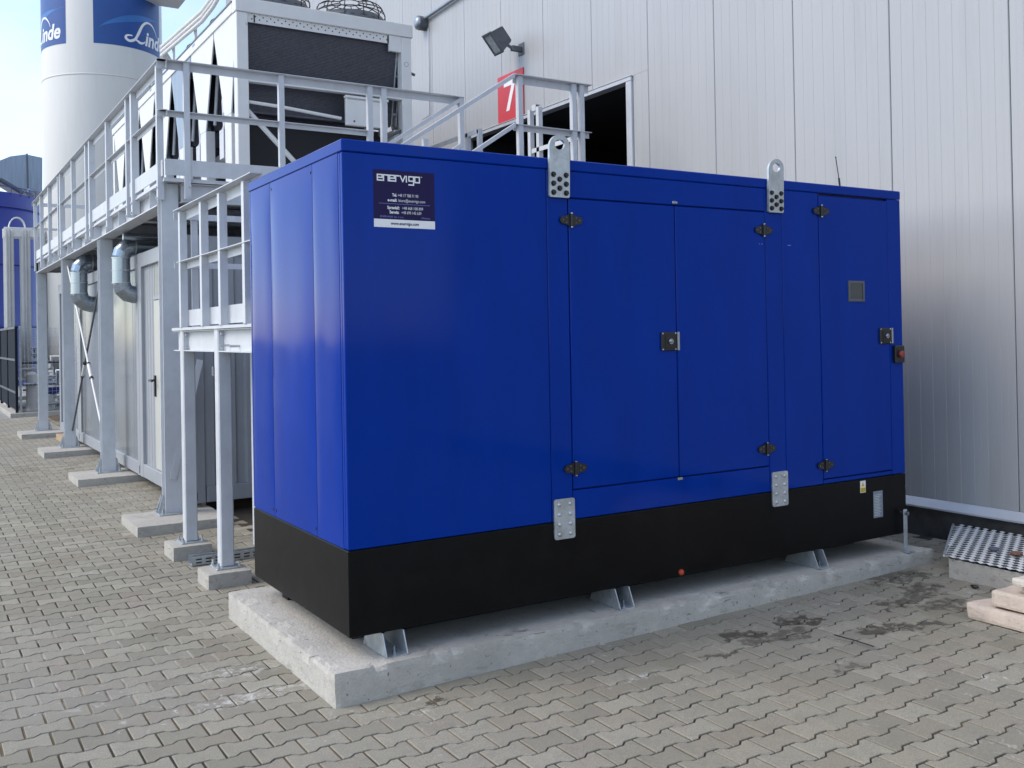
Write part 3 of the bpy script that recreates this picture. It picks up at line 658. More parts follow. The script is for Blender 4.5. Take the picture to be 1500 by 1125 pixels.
def sline(txt, uc, v, size, width, m, bold=0.0, name='lettering'):
    vs, fs = text_mb(txt, size, bold, 0, width, 'CENTER')
    b = MB().add([stt(uc+p.x, v+p.y, .0001) for p in vs], fs); b.build(name, m, stk)
hw = (SX1-SX0)/2
sline('Tel.', .115, .158, .021, .026, M['signwhite'], .0008); sline('+48 17 788 71 90', .190, .158, .021, .115, M['signwhite'])
sline('e-mail:', .102, .132, .021, .052, M['signwhite'], .0008); sline('biuro@enervigo.com', .212, .132, .021, .150, M['signwhite'])
sline('Sprzeda\u017c:', .108, .094, .021, .068, M['signwhite'], .0008); sline('+48 668 108 809', .215, .094, .021, .118, M['signwhite'])
sline('Serwis:', .112, .071, .021, .052, M['signwhite'], .0008); sline('+48 690 142 639', .208, .071, .021, .112, M['signwhite'])
sline('ENERVIGO Sp. z o.o.', .1, .050, .013, .13, M['lilac']); sline('Mielec', .29, .050, .013, .05, M['lilac'])
sline('www.enervigo.com', hw, .014, .022, .158, M['navy'], .0006)
MB().box(SX0+.028, SX1-.028, -.0023, -.0021, SZ0+.1195, SZ0+.1212).build('rule', M['lilac'], stk)

# ------------------------------------------------------------------ concrete pads
pg = 'concrete pads under the platform columns'
pads = [(4.695, .78, 'flat concrete pad under the nearest platform column, beside the grey container'), (8.29, .85, 'flat concrete pad under the second platform column from the blue generator'),
        (11.767, .88, 'flat concrete pad under the third platform column, where the crossed rod ends'), (15.227, .85, 'farthest flat concrete pad, under the last platform column by the wire fence')]
for i, (y, d, lb) in enumerate(pads):
    rough_block(-.105, .72, y, y+d, -.03, .09, 18, 18, 3, .002, 'concrete_pad', M['conc'], lb, 'concrete pad', pg, seed=10+i, chip=.006)
rough_block(-.055, .252, 3.52, 3.86, -.03, .108, 10, 10, 5, .0018, 'concrete_block', M['conc'], 'small concrete block under the stair post nearer the container, behind the cable tray', 'concrete block', 'concrete blocks under the stair posts', seed=20, chip=.006)
rough_block(-.055, .252, 2.455, 2.76, -.03, .105, 10, 10, 5, .0018, 'concrete_block', M['conc'], 'small concrete block under the stair post next to the blue generator', 'concrete block', 'concrete blocks under the stair posts', seed=21, chip=.006)

# ------------------------------------------------------------------ steel platform
pl = thing('steel_platform', (.33, 5.0, .09), 'light grey steel platform on tall columns carrying the white cooler', 'platform')
ZD, ZR, ZM = 3.30, 4.405, 3.93
def column(x, y, z0, z1, parent=None, w=.16):
    c = ibeam(MB(), (x, y, z0+.012), (x, y, z1), w, w, (0, 1, 0), .012, .009).build('column', M['steel'], pl)
    b = MB().box(x-.15, x+.15, y-.15, y+.15, z0, z0+.0118, .002)
    for sx_ in (-1, 1):
        b.prism([(0, 0), (.062, 0), (.062, .02), (.018, .16), (0, .16)], lambda u, v, d, s=sx_: (x+s*(w/2+.001+u), y-.045+d, z0+.0122+v), 0, .009)
        b.prism([(0, 0), (.062, 0), (.062, .02), (.018, .16), (0, .16)], lambda u, v, d, s=sx_: (x+s*(w/2+.001+u), y+.045-d, z0+.0122+v), 0, .009)
        for sy_ in (-1, 1): b.hexbolt((x+sx_*.115, y+sy_*.115, z0+.012), (0, 0, 1), .014, .016).tube([(x+sx_*.115, y+sy_*.115, z0+.028), (x+sx_*.115, y+sy_*.115, z0+.06)], .008, 6)
    b.build('base_plate', M['galv'], c)
for y in (5.28, 8.87, 12.38, 15.95): column(.33, y, .091, 3.055 if y > 6 else 3.262)
for y in (5.28, 8.87, 12.38, 15.95): column(3.35, y, .0, 3.055)
YE = 16.05
for x in (.33, 3.35): ibeam(MB(), (x, 5.10 if x > 1 else 5.36, 3.165), (x, YE, 3.165), .20, .17, (0, 0, 1), .012).build('main_beam', M['steel'], pl)
for y in (5.14, 6.9, 8.87, 10.6, 12.38, 14.2, 15.95): ibeam(MB(), (.42, y, 3.168), (3.26 if y > 5.2 else 4.36, y, 3.168), .18, .12, (0, 0, 1)).build('cross_beam', M['steel'], pl)
y = 5.7
while y < YE: MB().box(.245, .326, y, y+.008, 3.079, 3.251).build('beam_stiffener', M['steel'], pl); y += .85
gr = MB().box(.26, 3.45, 5.06, YE, 3.272, 3.296); gr.build('deck', M['steel'], pl)
MB().box(.245, .45, 5.04, 5.059, 3.262, 3.297).box(.4501, 3.47, 5.05, 5.0595, 3.262, 3.297).build('deck_edge', M['steel'], pl)
MB().box(3.451, 4.42, 3.93, 7.7, 3.272, 3.296).box(3.47, 4.42, 3.90, 3.929, 3.15, 3.298).box(4.4201, 4.43, 3.90, 7.7, 3.15, 3.298).build('door_landing', M['steel'], pl)
for (x, y) in ((3.52, 4.0), (4.34, 4.0), (4.34, 7.6)): ibeam(MB(), (x, y, gz(x)), (x, y, 3.27), .12, .12, (0, 1, 0)).build('column', M['steel'], pl)
XR = .215
MB().box(XR+.028, XR+.036, 5.09, YE, 3.318, 3.472).build('toe_board', M['steel'], pl)
MB().box(.25, 3.45, 5.010, 5.018, 3.318, 3.470).build('toe_board', M['steel'], pl)
for z, w in ((ZR, .07), (ZM, .045)):
    hn = 'handrail' if z == ZR else 'mid_rail'
    angle_bar(MB(), (XR+.058, 5.0-.02, z), (XR+.058, YE, z), w+.008, .006, (-1, 0, 0), (0, 0, -1)).build(hn, M['steel'], pl)
    angle_bar(MB(), (XR-.02, 5.056, z), (3.47 if z == ZR else 2.40, 5.056, z), w+.008, .006, (0, -1, 0), (0, 0, -1)).build(hn, M['steel'], pl)
    angle_bar(MB(), (XR-.02, YE-.05, z), (3.4, YE-.05, z), w, .006, (0, 1, 0), (0, 0, -1)).build(hn, M['steel'], pl)
def rpost(x, y, z0, z1, fx, fy, w=.06, parent=None, plate=True):
    o = angle_bar(MB(), (x, y, z0), (x, y, z1), w, .007, (fx, 0, 0), (0, fy, 0)).build('rail_post', M['steel'], parent or pl)
    return o
for y in (5.17, 6.42, 6.72, 7.98, 9.27, 9.60, 10.9, 12.2, 12.46, 13.7, 14.9, 15.9):
    rpost(XR, y, 3.10, ZR-.006, 1, 1, .075 if y in (6.42, 9.27, 12.2) else .06)
bt = MB()
for y in (5.17, 6.42, 6.72, 7.98, 9.27, 9.60, 10.9, 12.2, 12.46, 13.7):
    for z in (3.12, 3.22): bt.hexbolt((XR-.0005, y+.03, z), (-1, 0, 0), .012, .012)
for x in (.455, 1.385, 2.345, 2.50):
    for z in (3.12, 3.22): bt.hexbolt((x+.02, 5.0, z), (0, -1, 0), .012, .012)
bt.build('bolts', M['galv'], pl)
for x in (.43, 1.36, 2.32, 2.48, 3.42): rpost(x, 5.0, 3.10, ZR-.006, 1, 1, .055)
# door landing rails and the stair going down behind the generator
YS = 3.90
for z, w in ((ZR, .07), (3.90, .05)):
    angle_bar(MB(), (3.465, YS+.06, z), (4.42, YS+.06, z), w+.01, .006, (0, -1, 0), (0, 0, -1)).build('handrail' if z == ZR else 'mid_rail', M['steel'], pl)
    angle_bar(MB(), (4.36, YS+.1 if z < 4 else 4.9, z), (4.36, 5.0 if z < 4 else 4.98, z), w, .006, (1, 0, 0), (0, 0, -1)).build('mid_rail' if z < 4 else 'handrail', M['steel'], pl)
for (x, y) in ((3.505, YS+.01), (4.18, YS+.01), (4.28, YS+.01), (4.36, 4.84), (4.36, 5.02), (4.36, 6.22), (4.36, 6.52), (4.36, 7.6)): rpost(x, y, 3.2, ZR-.01 if y < 4 else ZR-.04, 1, 1, .055)
angle_bar(MB(), (4.36, 6.24, ZR-.03), (4.36, 7.65, ZR-.03), .06, .006, (1, 0, 0), (0, 0, -1)).build('handrail', M['steel'], pl)
sl = .652
for yy in (YS, 4.995):
    for zz, nm in ((ZR, 'stair_rail'), (3.90, 'stair_mid_rail')):
        angle_bar(MB(), (3.463, yy, zz+.012), (1.25, yy, zz+.012-sl*2.213), .046, .006, (0, 1, 0), (0, 0, -1)).build(nm, M['steel'], pl)
    for x in (2.42, 1.5): rpost(x, yy+.01, ZR-1.1-sl*(3.463-x), ZR-.07-sl*(3.463-x), 1, 1, .05)
    MB().prism([(3.46, 3.28), (3.46, 3.06), (1.2, 3.06-sl*2.26), (1.2, 3.28-sl*2.26)], lambda u, v, d: (u, yy+.06+d, v), 0, .01).build('stair_stringer', M['steel'], pl)
for k in range(8):
    x = 3.38-k*.27; MB().box(x-.24, x+.02, YS+.072, 5.05, 3.24-k*.176-.176, 3.27-k*.176-.176).build('tread', M['steel'], pl)
# cross bracing rods between the second and third column
for (a, b, m_) in (((.33, 12.30, 2.95), (.33, 8.97, .36), 'white'), ((.36, 8.96, 2.95), (.36, 12.28, .36), 'frame_dark')):
    a, b = Vector(a), Vector(b); o = MB().tube([a, b], .015, 8).build('tie_rod', M[m_], pl)
    c = a.lerp(b, .62); t = (b-a).normalized()
    MB().tube([c-t*.14, c+t*.14], .024, 8).build('turnbuckle', M['white'], o)
    MB().tube([c-t*.17, c-t*.1401], .028, 8).tube([c+t*.1401, c+t*.17], .028, 8).build('locknut', M['rubber'], o)
bd = Vector((.60, 5.22, 1.56))-Vector((.32, 5.19, .42)); a = Vector((.32, 5.19, .42)); tt = bd.normalized(); s_ = Vector((tt.z, 0, -tt.x))*.03
MB().add([a-s_+Vector((0, e, 0)) for e in (0, .008)]+[a+s_+Vector((0, e, 0)) for e in (0, .008)]+[a+bd-s_+Vector((0, e, 0)) for e in (0, .008)]+[a+bd+s_+Vector((0, e, 0)) for e in (0, .008)],
   [(0, 1, 3, 2), (4, 6, 7, 5), (0, 4, 5, 1), (2, 3, 7, 6), (0, 2, 6, 4), (1, 5, 7, 3)]).build('diagonal_brace', M['steel'], pl)

# ------------------------------------------------------------------ stair landing beside the generator
ld_ = thing('stair_landing', (.12, 3.2, .105), 'low light grey steel stair landing with railing beside the blue generator', 'stair landing')
ZL = 1.835
for (y, zb) in ((3.70, .108), (2.645, .105)):
    o = MB().box(.072, .170, y-.05, y+.05, zb+.011, ZL+.012, .008).build('post', M['steel'], ld_)
    b = MB().box(.03, .212, y-.095, y+.095, zb, zb+.0105, .002)
    for e in (-1, 1):
        for f in (-1, 1): b.hexbolt((.121+e*.075, y+f*.078, zb+.0105), (0, 0, 1), .012, .014).tube([(.121+e*.075, y+f*.078, zb+.0245), (.121+e*.075, y+f*.078, zb+.05)], .007, 6)
    b.build('base_plate', M['galv'], o)
for (y0_, y1_) in ((1.62, 2.5945), (2.6955, 3.6495), (3.7505, 3.99)): ibeam(MB(), (.121, y0_, 1.75), (.121, y1_, 1.75), .165, .09, (0, 0, 1), .008).build('edge_beam', M['steel'], ld_)
bb = MB()
for y in (2.57, 2.72, 3.625, 3.775):
    for z in (1.70, 1.80): bb.hexbolt((.10, y, z), (-1, 0, 0), .012, .012)
for (y, z) in ((2.45, 1.715), (2.2, 1.71)): bb.tube([(.117, y, z), (.05, y, z)], .008, 8)
bb.build('bolts', M['galv'], ld_)
for x in (.70, 1.25): MB().box(x-.05, x+.05, 3.65, 3.75, .0, 1.66, .006).box(x-.05, x+.05, 1.75, 1.85, .0, 1.66, .006).build('post', M['steel'], ld_)
for y in (1.75, 3.72): ibeam(MB(), (.17, y, 1.745), (1.3, y, 1.745), .15, .08, (0, 0, 1), .008).build('cross_beam', M['steel'], ld_)
MB().box(.06, 1.32, 1.6, 3.98, 1.836, 1.858).build('deck', M['steel'], ld_)
XL = .05
for (x) in (XL,):
    for y in (3.60, 2.93, 2.42, 1.83): rpost(x, y, 1.86, 2.80-.006, 1, 1, .055, ld_)
    for z, w, nm in ((2.815, .07, 'handrail'), (2.395, .05, 'mid_rail')):
        angle_bar(MB(), (x+.058, 1.60, z), (x+.058, 3.72, z), w+.012, .006, (-1, 0, 0), (0, 0, -1)).build(nm, M['steel'], ld_)
    MB().box(x+.062, x+.068, 1.60, 3.62, 1.872, 2.0).build('toe_board', M['steel'], ld_)
for z, w, nm in ((2.80, .05, 'handrail'), (2.395, .045, 'mid_rail')):
    MB().box(.04, 1.3, 3.76, 3.768, z-w, z).build(nm, M['steel'], ld_)
for x in (.18, .42, .9, 1.25): MB().box(x, x+.055, 3.769, 3.777, 1.86, 2.795).build('rail_post', M['steel'], ld_)
hk = MB().tube([(.30, 3.5, 1.66), (.30, 3.5, 1.52)], .02, 8).box(.26, .31, 3.46, 3.50, 1.46, 1.54, .005); hk.build('cable_hanger', M['zinc'], ld_)

# cable tray on the ground
ct = MB()
TY, TX0, TX1 = 3.24, .02, 1.2
for yy in (TY, TY+.10):
    ct.box(TX0, TX1, yy, yy+.002, .012, .072)
ct.box(TX0, TX1, TY, TY+.102, .0095, .0115)
ct.box(TX0, TX1, TY+.002, TY+.012, .0722, .0738).box(TX0, TX1, TY+.09, TY+.1, .0722, .0738)
tray = ct.build('cable_tray', M['galv'], None, 'perforated galvanised cable tray lying on the paving between the two stair post blocks', 'cable tray')
sl_ = MB(); x = TX0+.03
while x < TX1-.06:
    for z in (.024, .048): sl_.box(x, x+.045, TY-.0012, TY-.0003, z, z+.010)
    x += .075
sl_.build('slots', M['rubber'], tray)

# ------------------------------------------------------------------ container row
XC = .53; ZC0, ZC1 = .13, 2.80
clabels = ['grey site container nearest the blue generator, with a cream door and a ribbed end wall', 'second grey container from the generator, with the nearer silver duct entering its top',
           'third grey container from the generator, behind the crossed tie rods', 'farthest grey container, at the wire fence end of the row']
for i in range(4):
    y0_ = 5.40+i*2.455; y1_ = y0_+2.44
    c = thing('site_container', (XC, y0_, ZC0), clabels[i], 'container', 'grey site containers under the platform')
    XE = XC+4.2
    for yy in (y0_, y1_-.15):
        for xx in (XC, XE-.15): MB().box(xx, xx+.15, yy, yy+.15, ZC0, ZC1, .006).build('corner_post', M['contf'], c)
    for nm, za, zz in (('bottom_rail', ZC0+.003, ZC0+.16), ('top_rail', ZC1-.17, ZC1-.003)):
        MB().box(XC+.002, XC+.12, y0_+.151, y1_-.151, za, zz, .006).build(nm, M['contf'], c)
        MB().box(XC+.16, XE-.16, y0_+.002, y0_+.12, za, zz, .006).build(nm, M['contf'], c)
        MB().box(XC+.16, XE-.16, y1_-.12, y1_-.002, za, zz, .006).build(nm, M['contf'], c)
    MB().box(XC+.1, XE-.1, y0_+.1, y1_-.1, ZC1-.10, ZC1-.05).box(XC+.1, XE-.1, y0_+.1, y1_-.1, ZC0+.05, ZC0+.1).box(XC+.09, XE-.09, y1_-.10, y1_-.06, ZC0+.161, ZC1-.171).build('shell', M['contf'], c)
    MB().box(XC-.001, XC+.003, y0_+.05, y0_+.07, ZC1-.12, ZC1-.05).box(XC-.001, XC+.003, y0_+.03, y0_+.07, ZC0+.03, ZC0+.12).box(XC+.03, XC+.07, y0_-.002, y0_+.002, ZC0+.03, ZC0+.11).build('casting_holes', M['rubber'], c)
    if i == 0:
        def side_rib(ya, yb, z0, z1, name, step, m):
            pr = []; n = max(1, int((yb-ya)/step)); s = (yb-ya)/n
            for k in range(n): pr += [(.040, ya+k*s), (.040, ya+k*s+s*.30), (.052, ya+k*s+s*.42), (.052, ya+k*s+s*.88)]
            pr += [(.040, yb)]; k = len(pr)
            return MB().add([(XC+d, yy, z) for z in (z0, z1) for d, yy in pr]+[(XC+.07, ya, z0), (XC+.07, yb, z0), (XC+.07, ya, z1), (XC+.07, yb, z1)],
               [(q, q+1, q+1+k, q+k) for q in range(k-1)]).build(name, m, c)
        side_rib(y0_+.151, 6.195, ZC0+.161, ZC1-.171, 'ribbed_side', .13, M['cont']); side_rib(7.115, y1_-.151, ZC0+.161, ZC1-.171, 'ribbed_side', .13, M['contf'])
        side_rib(6.20, 7.11, 2.26, ZC1-.171, 'ribbed_top', .062, M['door'])
        MB().box(XC+.02, XC+.07, 6.20, 7.11, 2.215, 2.259, .004).build('door_hood', M['contf'], c)
        d = MB().box(XC+.028, XC+.07, 6.205, 7.105, ZC0+.165, 2.212, .005).build('door', M['door'], c)
        h = MB().box(XC+.008, XC+.0279, 7.03, 7.075, 1.12, 1.36, .004).tube([(XC+.018, 7.052, 1.305), (XC-.045, 7.052, 1.305)], .011, 8).tube([(XC-.045, 7.06, 1.305), (XC-.045, 6.90, 1.30)], .011, 8)
        h.build('handle', M['rubber'], d)
        pr = []; xa, xb = XC+.151, XE-.151; n = 18; s = (xb-xa)/n
        for k in range(n): pr += [(xa+k*s, .03), (xa+k*s+s*.45, .03), (xa+k*s+s*.56, .062), (xa+k*s+s*.89, .062)]
        pr += [(xb, .03)]; k = len(pr)
        MB().add([(xx, y0_+d_, z) for z in (ZC0+.161, ZC1-.171) for xx, d_ in pr], [(q, q+1, q+1+k, q+k) for q in range(k-1)]).build('ribbed_end', M['contf'], c)
    else:
        MB().box(XC+.03, XC+.07, y0_+.151, y1_-.151, ZC0+.161, ZC1-.171, .003).build('side_panel', M['cont'], c)
        for yy in (y0_+.5, y0_+1.9): MB().box(XC+.0285, XC+.0299, yy, yy+.008, ZC0+.165, ZC1-.18).build('panel_joint', M['contf'], c)
    for xx in (XC+.2, XE-.4):
        for yy in (y0_+.2, y1_-.4): MB().box(xx, xx+.2, yy, yy+.2, 0, ZC0-.0005).build('support_block', M['rubber'], c)
for k, (y, z) in enumerate(((13.95, .0), (13.97, .05))):
    MB().box(.42, 1.1, y, y+.9, z+.002, z+.048, .003).build('timber', M['wood'], None, ('lower' if k == 0 else 'upper')+' pale timber board of the pair lying beside the far concrete pad', 'timber', 'pale timber boards by the containers')

def duct(y, x, r, z1, z0, x_in, label):
    t = thing('air_duct', (x, y, z0), label, 'duct')
    def arc(cx, cz, R, a0, a1, n=4): return [(cx+R*math.cos(a0+(a1-a0)*k/n), y, cz+R*math.sin(a0+(a1-a0)*k/n)) for k in range(n+1)]
    R = r*1.35
    up_ = arc(x+R, z1-R, R, math.pi, math.pi/2, 3); dn = arc(x+R, z0+R, R, math.pi, 1.5*math.pi, 3)
    MB().tube(up_+[(x+3.0, y, z1)], r, 20, smooth=False).build('upper_elbow', M['zinc'], t)
    MB().tube([(x, y, z1-R-.001), (x, y, z0+R+.001)], r*.995, 20).build('riser', M['zinc'], t)
    MB().tube(dn+[(x_in, y, z0)], r, 20, smooth=False).build('lower_elbow', M['zinc'], t)
    sm = MB()
    for zz in (z1-R, z0+R, (z0+z1)/2): sm.tube([(x, y, zz-.008), (x, y, zz+.008)], r*1.035, 20)
    for xx in (x+R+.02, x+R+.5): sm.tube([(xx-.008, y, z1), (xx+.008, y, z1)], r*1.035, 20)
    sm.build('seam_rings', M['galv'], t)
    return t
t = duct(7.995, .37, .104, 2.90, 2.315, .60, 'silver air duct with two elbows nearer the generator, entering the second container')
duct(11.2, .34, .118, 2.94, 2.31, .60, 'silver air duct farther along the row, behind the crossed tie rods')
MB().tube([(.36, 7.80, 3.0), (3.3, 7.80, 3.0)], .045, 12).tube([(1.02, 7.80, 2.95), (1.02, 7.80, 3.07)], .055, 8).build('pipe', M['zinc'], None, 'thin silver pipe running under the deck just above the nearer duct', 'pipe')

# ------------------------------------------------------------------ rooftop cooler on the platform
CX0, CX1, CY0, CY1, CZ1 = 1.32, 3.47, 6.30, 14.05, 5.57
ck = thing('dry_cooler', (CX0, CY0, ZD), 'large white cooling unit with dark coils and fans standing on the steel platform', 'cooling unit')
for (x, y) in [(CX0, CY0), (CX1-.13, CY0), (CX0, CY1-.13), (CX1-.13, CY1-.13)]:
    MB().box(x, x+.13, y, y+.13, ZD+.0, CZ1-.16, .006).build('corner_post', M['white'], ck)
MB().box(CX0+.131, CX1-.131, CY0+.003, CY0+.09, 4.640, 4.740, .004).build('cross_beam', M['white'], ck)
MB().box(CX0-.01, CX1+.02, CY0-.012, CY0+.13, CZ1-.157, CZ1, .006).build('top_fascia', M['white'], ck)
MB().box(CX1-.29, CX1-.132, CY0+.004, CY0+.05, CZ1-.35, CZ1-.158, .003).build('corner_plate', M['white'], ck)
hl = [(CX0+.18+k*.087+(.0 if r % 2 == 0 else .043), 5.315+.036+r*.032) for r in range(3) for k in range(20)]
MB().box(CX0+.131, CX1-.30, CY0+.02, CY0+.03, 5.312, CZ1-.158).build('perforated_strip', M['white'], ck)
pf_ = MB()
for (x, z) in hl: pf_.tube([(x, CY0+.0199, z), (x, CY0+.0185, z)], .0085, 8)
for x in (CX0+.20, CX1-.31): pf_.box(x, x+.016, CY0+.0175, CY0+.0198, 5.315, 5.40)
pf_.build('perforations', M['rubber'], ck)
MB().box(CX0-.012, CX0+.13, CY0+.131, CY1, 5.425, CZ1, .004).build('side_rail', M['white'], ck)
MB().box(CX1-.13, CX1+.012, CY0+.131, CY1, 5.425, CZ1, .004).build('side_rail', M['white'], ck)
MB().box(CX0-.02, CX0+.002, CY0+.131, CY1, CZ1-.03, CZ1-.012).build('rail_lip', M['frame_dark'], ck)
MB().box(CX0+.131, CX1-.131, CY0+.131, CY1-.01, CZ1-.06, CZ1-.02).build('fan_deck', M['white'], ck)
NV_ = 7
for k in range(NV_):
    yc = 6.71+1.11*k; ht, hb = .548, .135
    for xs0, xs1 in ((CX0+.004, CX0+.018), (CX1-.018, CX1-.004)):
        m_ = M['frame_dark'] if (k == 2 and xs0 < 2) else M['white']
        MB().prism([(yc-ht+.006, 5.424), (yc+ht-.006, 5.424), (yc+ht-.006, 5.36), (yc+hb, 4.33), (yc-hb, 4.33), (yc-ht+.006, 5.36)] if k else [(CY0+.133, 5.424), (yc+ht-.006, 5.424), (yc+ht-.006, 5.36), (yc+hb, 4.33), (yc-hb, 4.33), (CY0+.133, 4.93)],
                   lambda u, v, d, a=xs0, b=xs1: (a+(b-a)*d, u, v), 0, 1).build('end_plate', m_ if k != 2 else M['sheet'], ck)
        MB().box(xs0+(-.0 if xs0 < 2 else -.10), xs0+(.115 if xs0 < 2 else .014), yc-.13, yc+.13, ZD+.001, 4.3295, .005).build('leg', M['white'], ck)
    for sgn in (-1, 1):
        a0, a1 = (yc+sgn*(ht-.06), yc+sgn*(hb-.05)) if (k or sgn > 0) else (6.365, 6.60)
        cl = MB().add([(x, a+e, z) for x in (CX0+.13, CX1-.16) for (a, z) in ((a0, 5.40), (a1, 4.36)) for e in (0, .045)],
            [(0, 1, 3, 2), (4, 6, 7, 5), (0, 2, 6, 4), (1, 5, 7, 3), (0, 4, 5, 1), (2, 3, 7, 6)])
        cl.build('coil', M['coil'], ck)
    hd = MB().tube([(CX0+.075, yc+.20, 4.5), (CX0+.075, yc+.36, 5.25)], .028, 8).tube([(CX0+.08, yc+.09, 4.40), (CX0+.08, yc+.5, 4.20)], .035, 8).box(CX0+.04, CX0+.11, yc+.17, yc+.34, 4.42, 4.62, .004).box(CX0+.03, CX0+.10, yc+.30, yc+.36, 4.65, 4.9, .004)
    hd.build('header_pipe', M['steel'], ck)
    hp = MB().tube([(CX0+.11, yc-.16, 4.40), (CX0+.11, yc-.40, 5.30)], .022, 8)
    hp.box(CX0+.05, CX0+.12, yc+.36, yc+.54, 3.9, 4.25, .004).tube([(CX0+.09, yc+.45, 4.25), (CX0+.09, yc+.5, 4.6), (CX0+.12, yc+.42, 4.9)], .018, 6).build('return_bends', M['steel'], ck)
# fin lines on the front coil
fn = MB(); a0, a1 = 6.365, 6.60
yv = lambda z: a0+(5.40-z)/(5.40-4.36)*(a1-a0)
for k in range(62):
    z = 4.38+k*.0162
    fn.add([(CX0+.131, yv(z)-.0008, z), (CX1-.161, yv(z)-.0008, z), (CX1-.161, yv(z+.006)-.0075, z+.004), (CX0+.131, yv(z+.006)-.0075, z+.004)], [(0, 1, 2, 3)])
f_ = fn.build('coil_fins', M['coil'], ck); f_['kind'] = 'stuff'
ce = MB()
for z0_, z1_ in ((4.37, 5.36),):
    for dx in (0, .06): ce.add([(CX1-.158+dx, yv(z)+e-.004, z) for z in (z0_, z1_) for e in (-.0, .02)]+[(CX1-.140+dx, yv(z)+e-.004, z) for z in (z0_, z1_) for e in (0, .02)], [(0, 2, 3, 1), (4, 5, 7, 6), (0, 4, 6, 2), (1, 3, 7, 5), (0, 1, 5, 4), (2, 6, 7, 3)])
for z in (4.5, 4.7, 4.95, 5.15): ce.box(CX1-.139, CX1-.099, yv(z), yv(z)+.015, z, z+.03)
ce.build('coil_end_frame', M['galv'], ck)
MB().box(CX0+.131, CX1-.131, CY0+.5, CY0+.52, ZD+.02, 4.33).build('underside_shade_panel', M['dark'], ck)  # dark sheet added to stand for the shaded interior below the coils
MB().box(CX0+.2, CX1-.2, CY0+.8, CY1-.3, ZD+.25, ZD+.33).box(CX0+.4, CX1-.4, CY0+.8, CY1-.3, ZD+.6, ZD+.9).build('collector_pipes', M['frame_dark'], ck)
MB().box(CX0+.14, CX1-.14, CY1-.12, CY1-.1, ZD+.02, 5.4).build('rear_panel', M['white'], ck)
MB().tube([(CX0+.14, CY0+.05, 4.42), (CX0+.5, CY0-.0, 4.39), (CX0+1.22, CY0-.0, 4.33)], .02, 8).tube([(CX0+.12, CY0+.06, 4.33), (CX0+.95, CY0+.06, 3.5)], .03, 8).build('front_pipe', M['white'], ck)
bx = MB().box(2.585, 3.115, CY0-.06, CY0+.002, 4.25, 4.57, .008).box(2.575, 3.125, CY0-.068, CY0+.0, 4.571, 4.60, .004).build('control_box', M['white'], ck)
MB().box(2.60, 3.10, CY0-.0615, CY0-.0602, 4.555, 4.559).hexbolt((2.68, CY0-.06, 4.30), (0, -1, 0), .012, .006, 8).tube([(2.83, CY0-.03, 4.2495), (2.83, CY0-.03, 4.19)], .02, 8).tube([(3.02, CY0-.03, 4.2495), (3.02, CY0-.03, 4.17), (3.08, CY0-.0, 4.13), (3.3, CY0+.05, 4.25), (3.40, CY0+.09, 4.30)], .018, 8).build('cable_glands', M['frame_dark'], bx)
for e in ((3.40, 5.08),): MB().tube([(e[0], CY0-.0005, e[1]), (e[0], CY0-.0025, e[1])], .03, 16).build('post_mark', M['sheet'], ck); MB().tube([(e[0], CY0-.0026, e[1]), (e[0], CY0-.0032, e[1])], .024, 16).build('post_mark_centre', M['white'], ck)
MB().tube([(CX1+.0, CY0+.06, 5.0), (CX1+.07, CY0+.06, 4.98)], .018, 8).build('stub_pipe', M['frame_dark'], ck)
for iy in range(6):
    for ix in range(2):
        cx, cy = CX0+.60+ix*.98, CY0+.56+iy*1.24; r = .42; zt = CZ1-.02
        o = MB().lathe((cx, cy), [(r+.03, zt), (r+.03, zt+.08), (r, zt+.16), (r-.01, zt+.16), (r-.01, zt)], 28).build('fan_shroud', M['frame_dark'], ck)
        g = MB()
        for q, hh in ((.44, .10), (.44, .20), (.40, .29), (.31, .335), (.22, .36), (.12, .37)):
            g.tube([(cx+q*math.cos(a), cy+q*math.sin(a), zt+hh) for a in [2*math.pi*j/20 for j in range(21)]], .006, 4, cap=False)
        for j in range(12):
            a = 2*math.pi*j/12; g.tube([(cx+math.cos(a)*q, cy+math.sin(a)*q, zt+hh) for q, hh in ((.44, .05), (.44, .20), (.40, .29), (.31, .335), (.12, .37))], .007, 4)
        g.build('fan_guard', M['rubber'], o)
        b = MB().tube([(cx, cy, zt+.04), (cx, cy, zt+.15)], .09, 12)
        for j in range(5):
            a = 2*math.pi*j/5; ca, sa = math.cos(a), math.sin(a)
            b.add([(cx+ca*.09-sa*.03, cy+sa*.09+ca*.03, zt+.06), (cx+ca*.38-sa*.11, cy+sa*.38+ca*.11, zt+.06), (cx+ca*.38+sa*.07, cy+sa*.38-ca*.07, zt+.10), (cx+ca*.09+sa*.05, cy+sa*.09-ca*.05, zt+.11)], [(0, 1, 2, 3)])
        b.build('fan_blades', M['frame_dark'], o)
for k in range(3):
    zz = .062*k
    MB().tube([(CX0+.25, 10.0, 5.58), (CX0-.04, 9.85, 5.80+zz), (CX0-.04, 7.60, 5.655+zz), (CX0-.04, 7.1, 5.68+zz), (CX0-.04, 6.4, 5.80+zz)], .024, 8).build('conduit', M['white'], ck)
for yy in (8.1, 9.3, 10.7, 12.2): MB().box(CX0-.0135, CX0-.0125, yy, yy+.12, 5.49, 5.52).build('rail_marks', M['sheet'], ck); MB().box(CX0-.012, CX0+.02, yy, yy+.04, CZ1+.001, CZ1+.23).build('conduit_bracket', M['white'], ck)

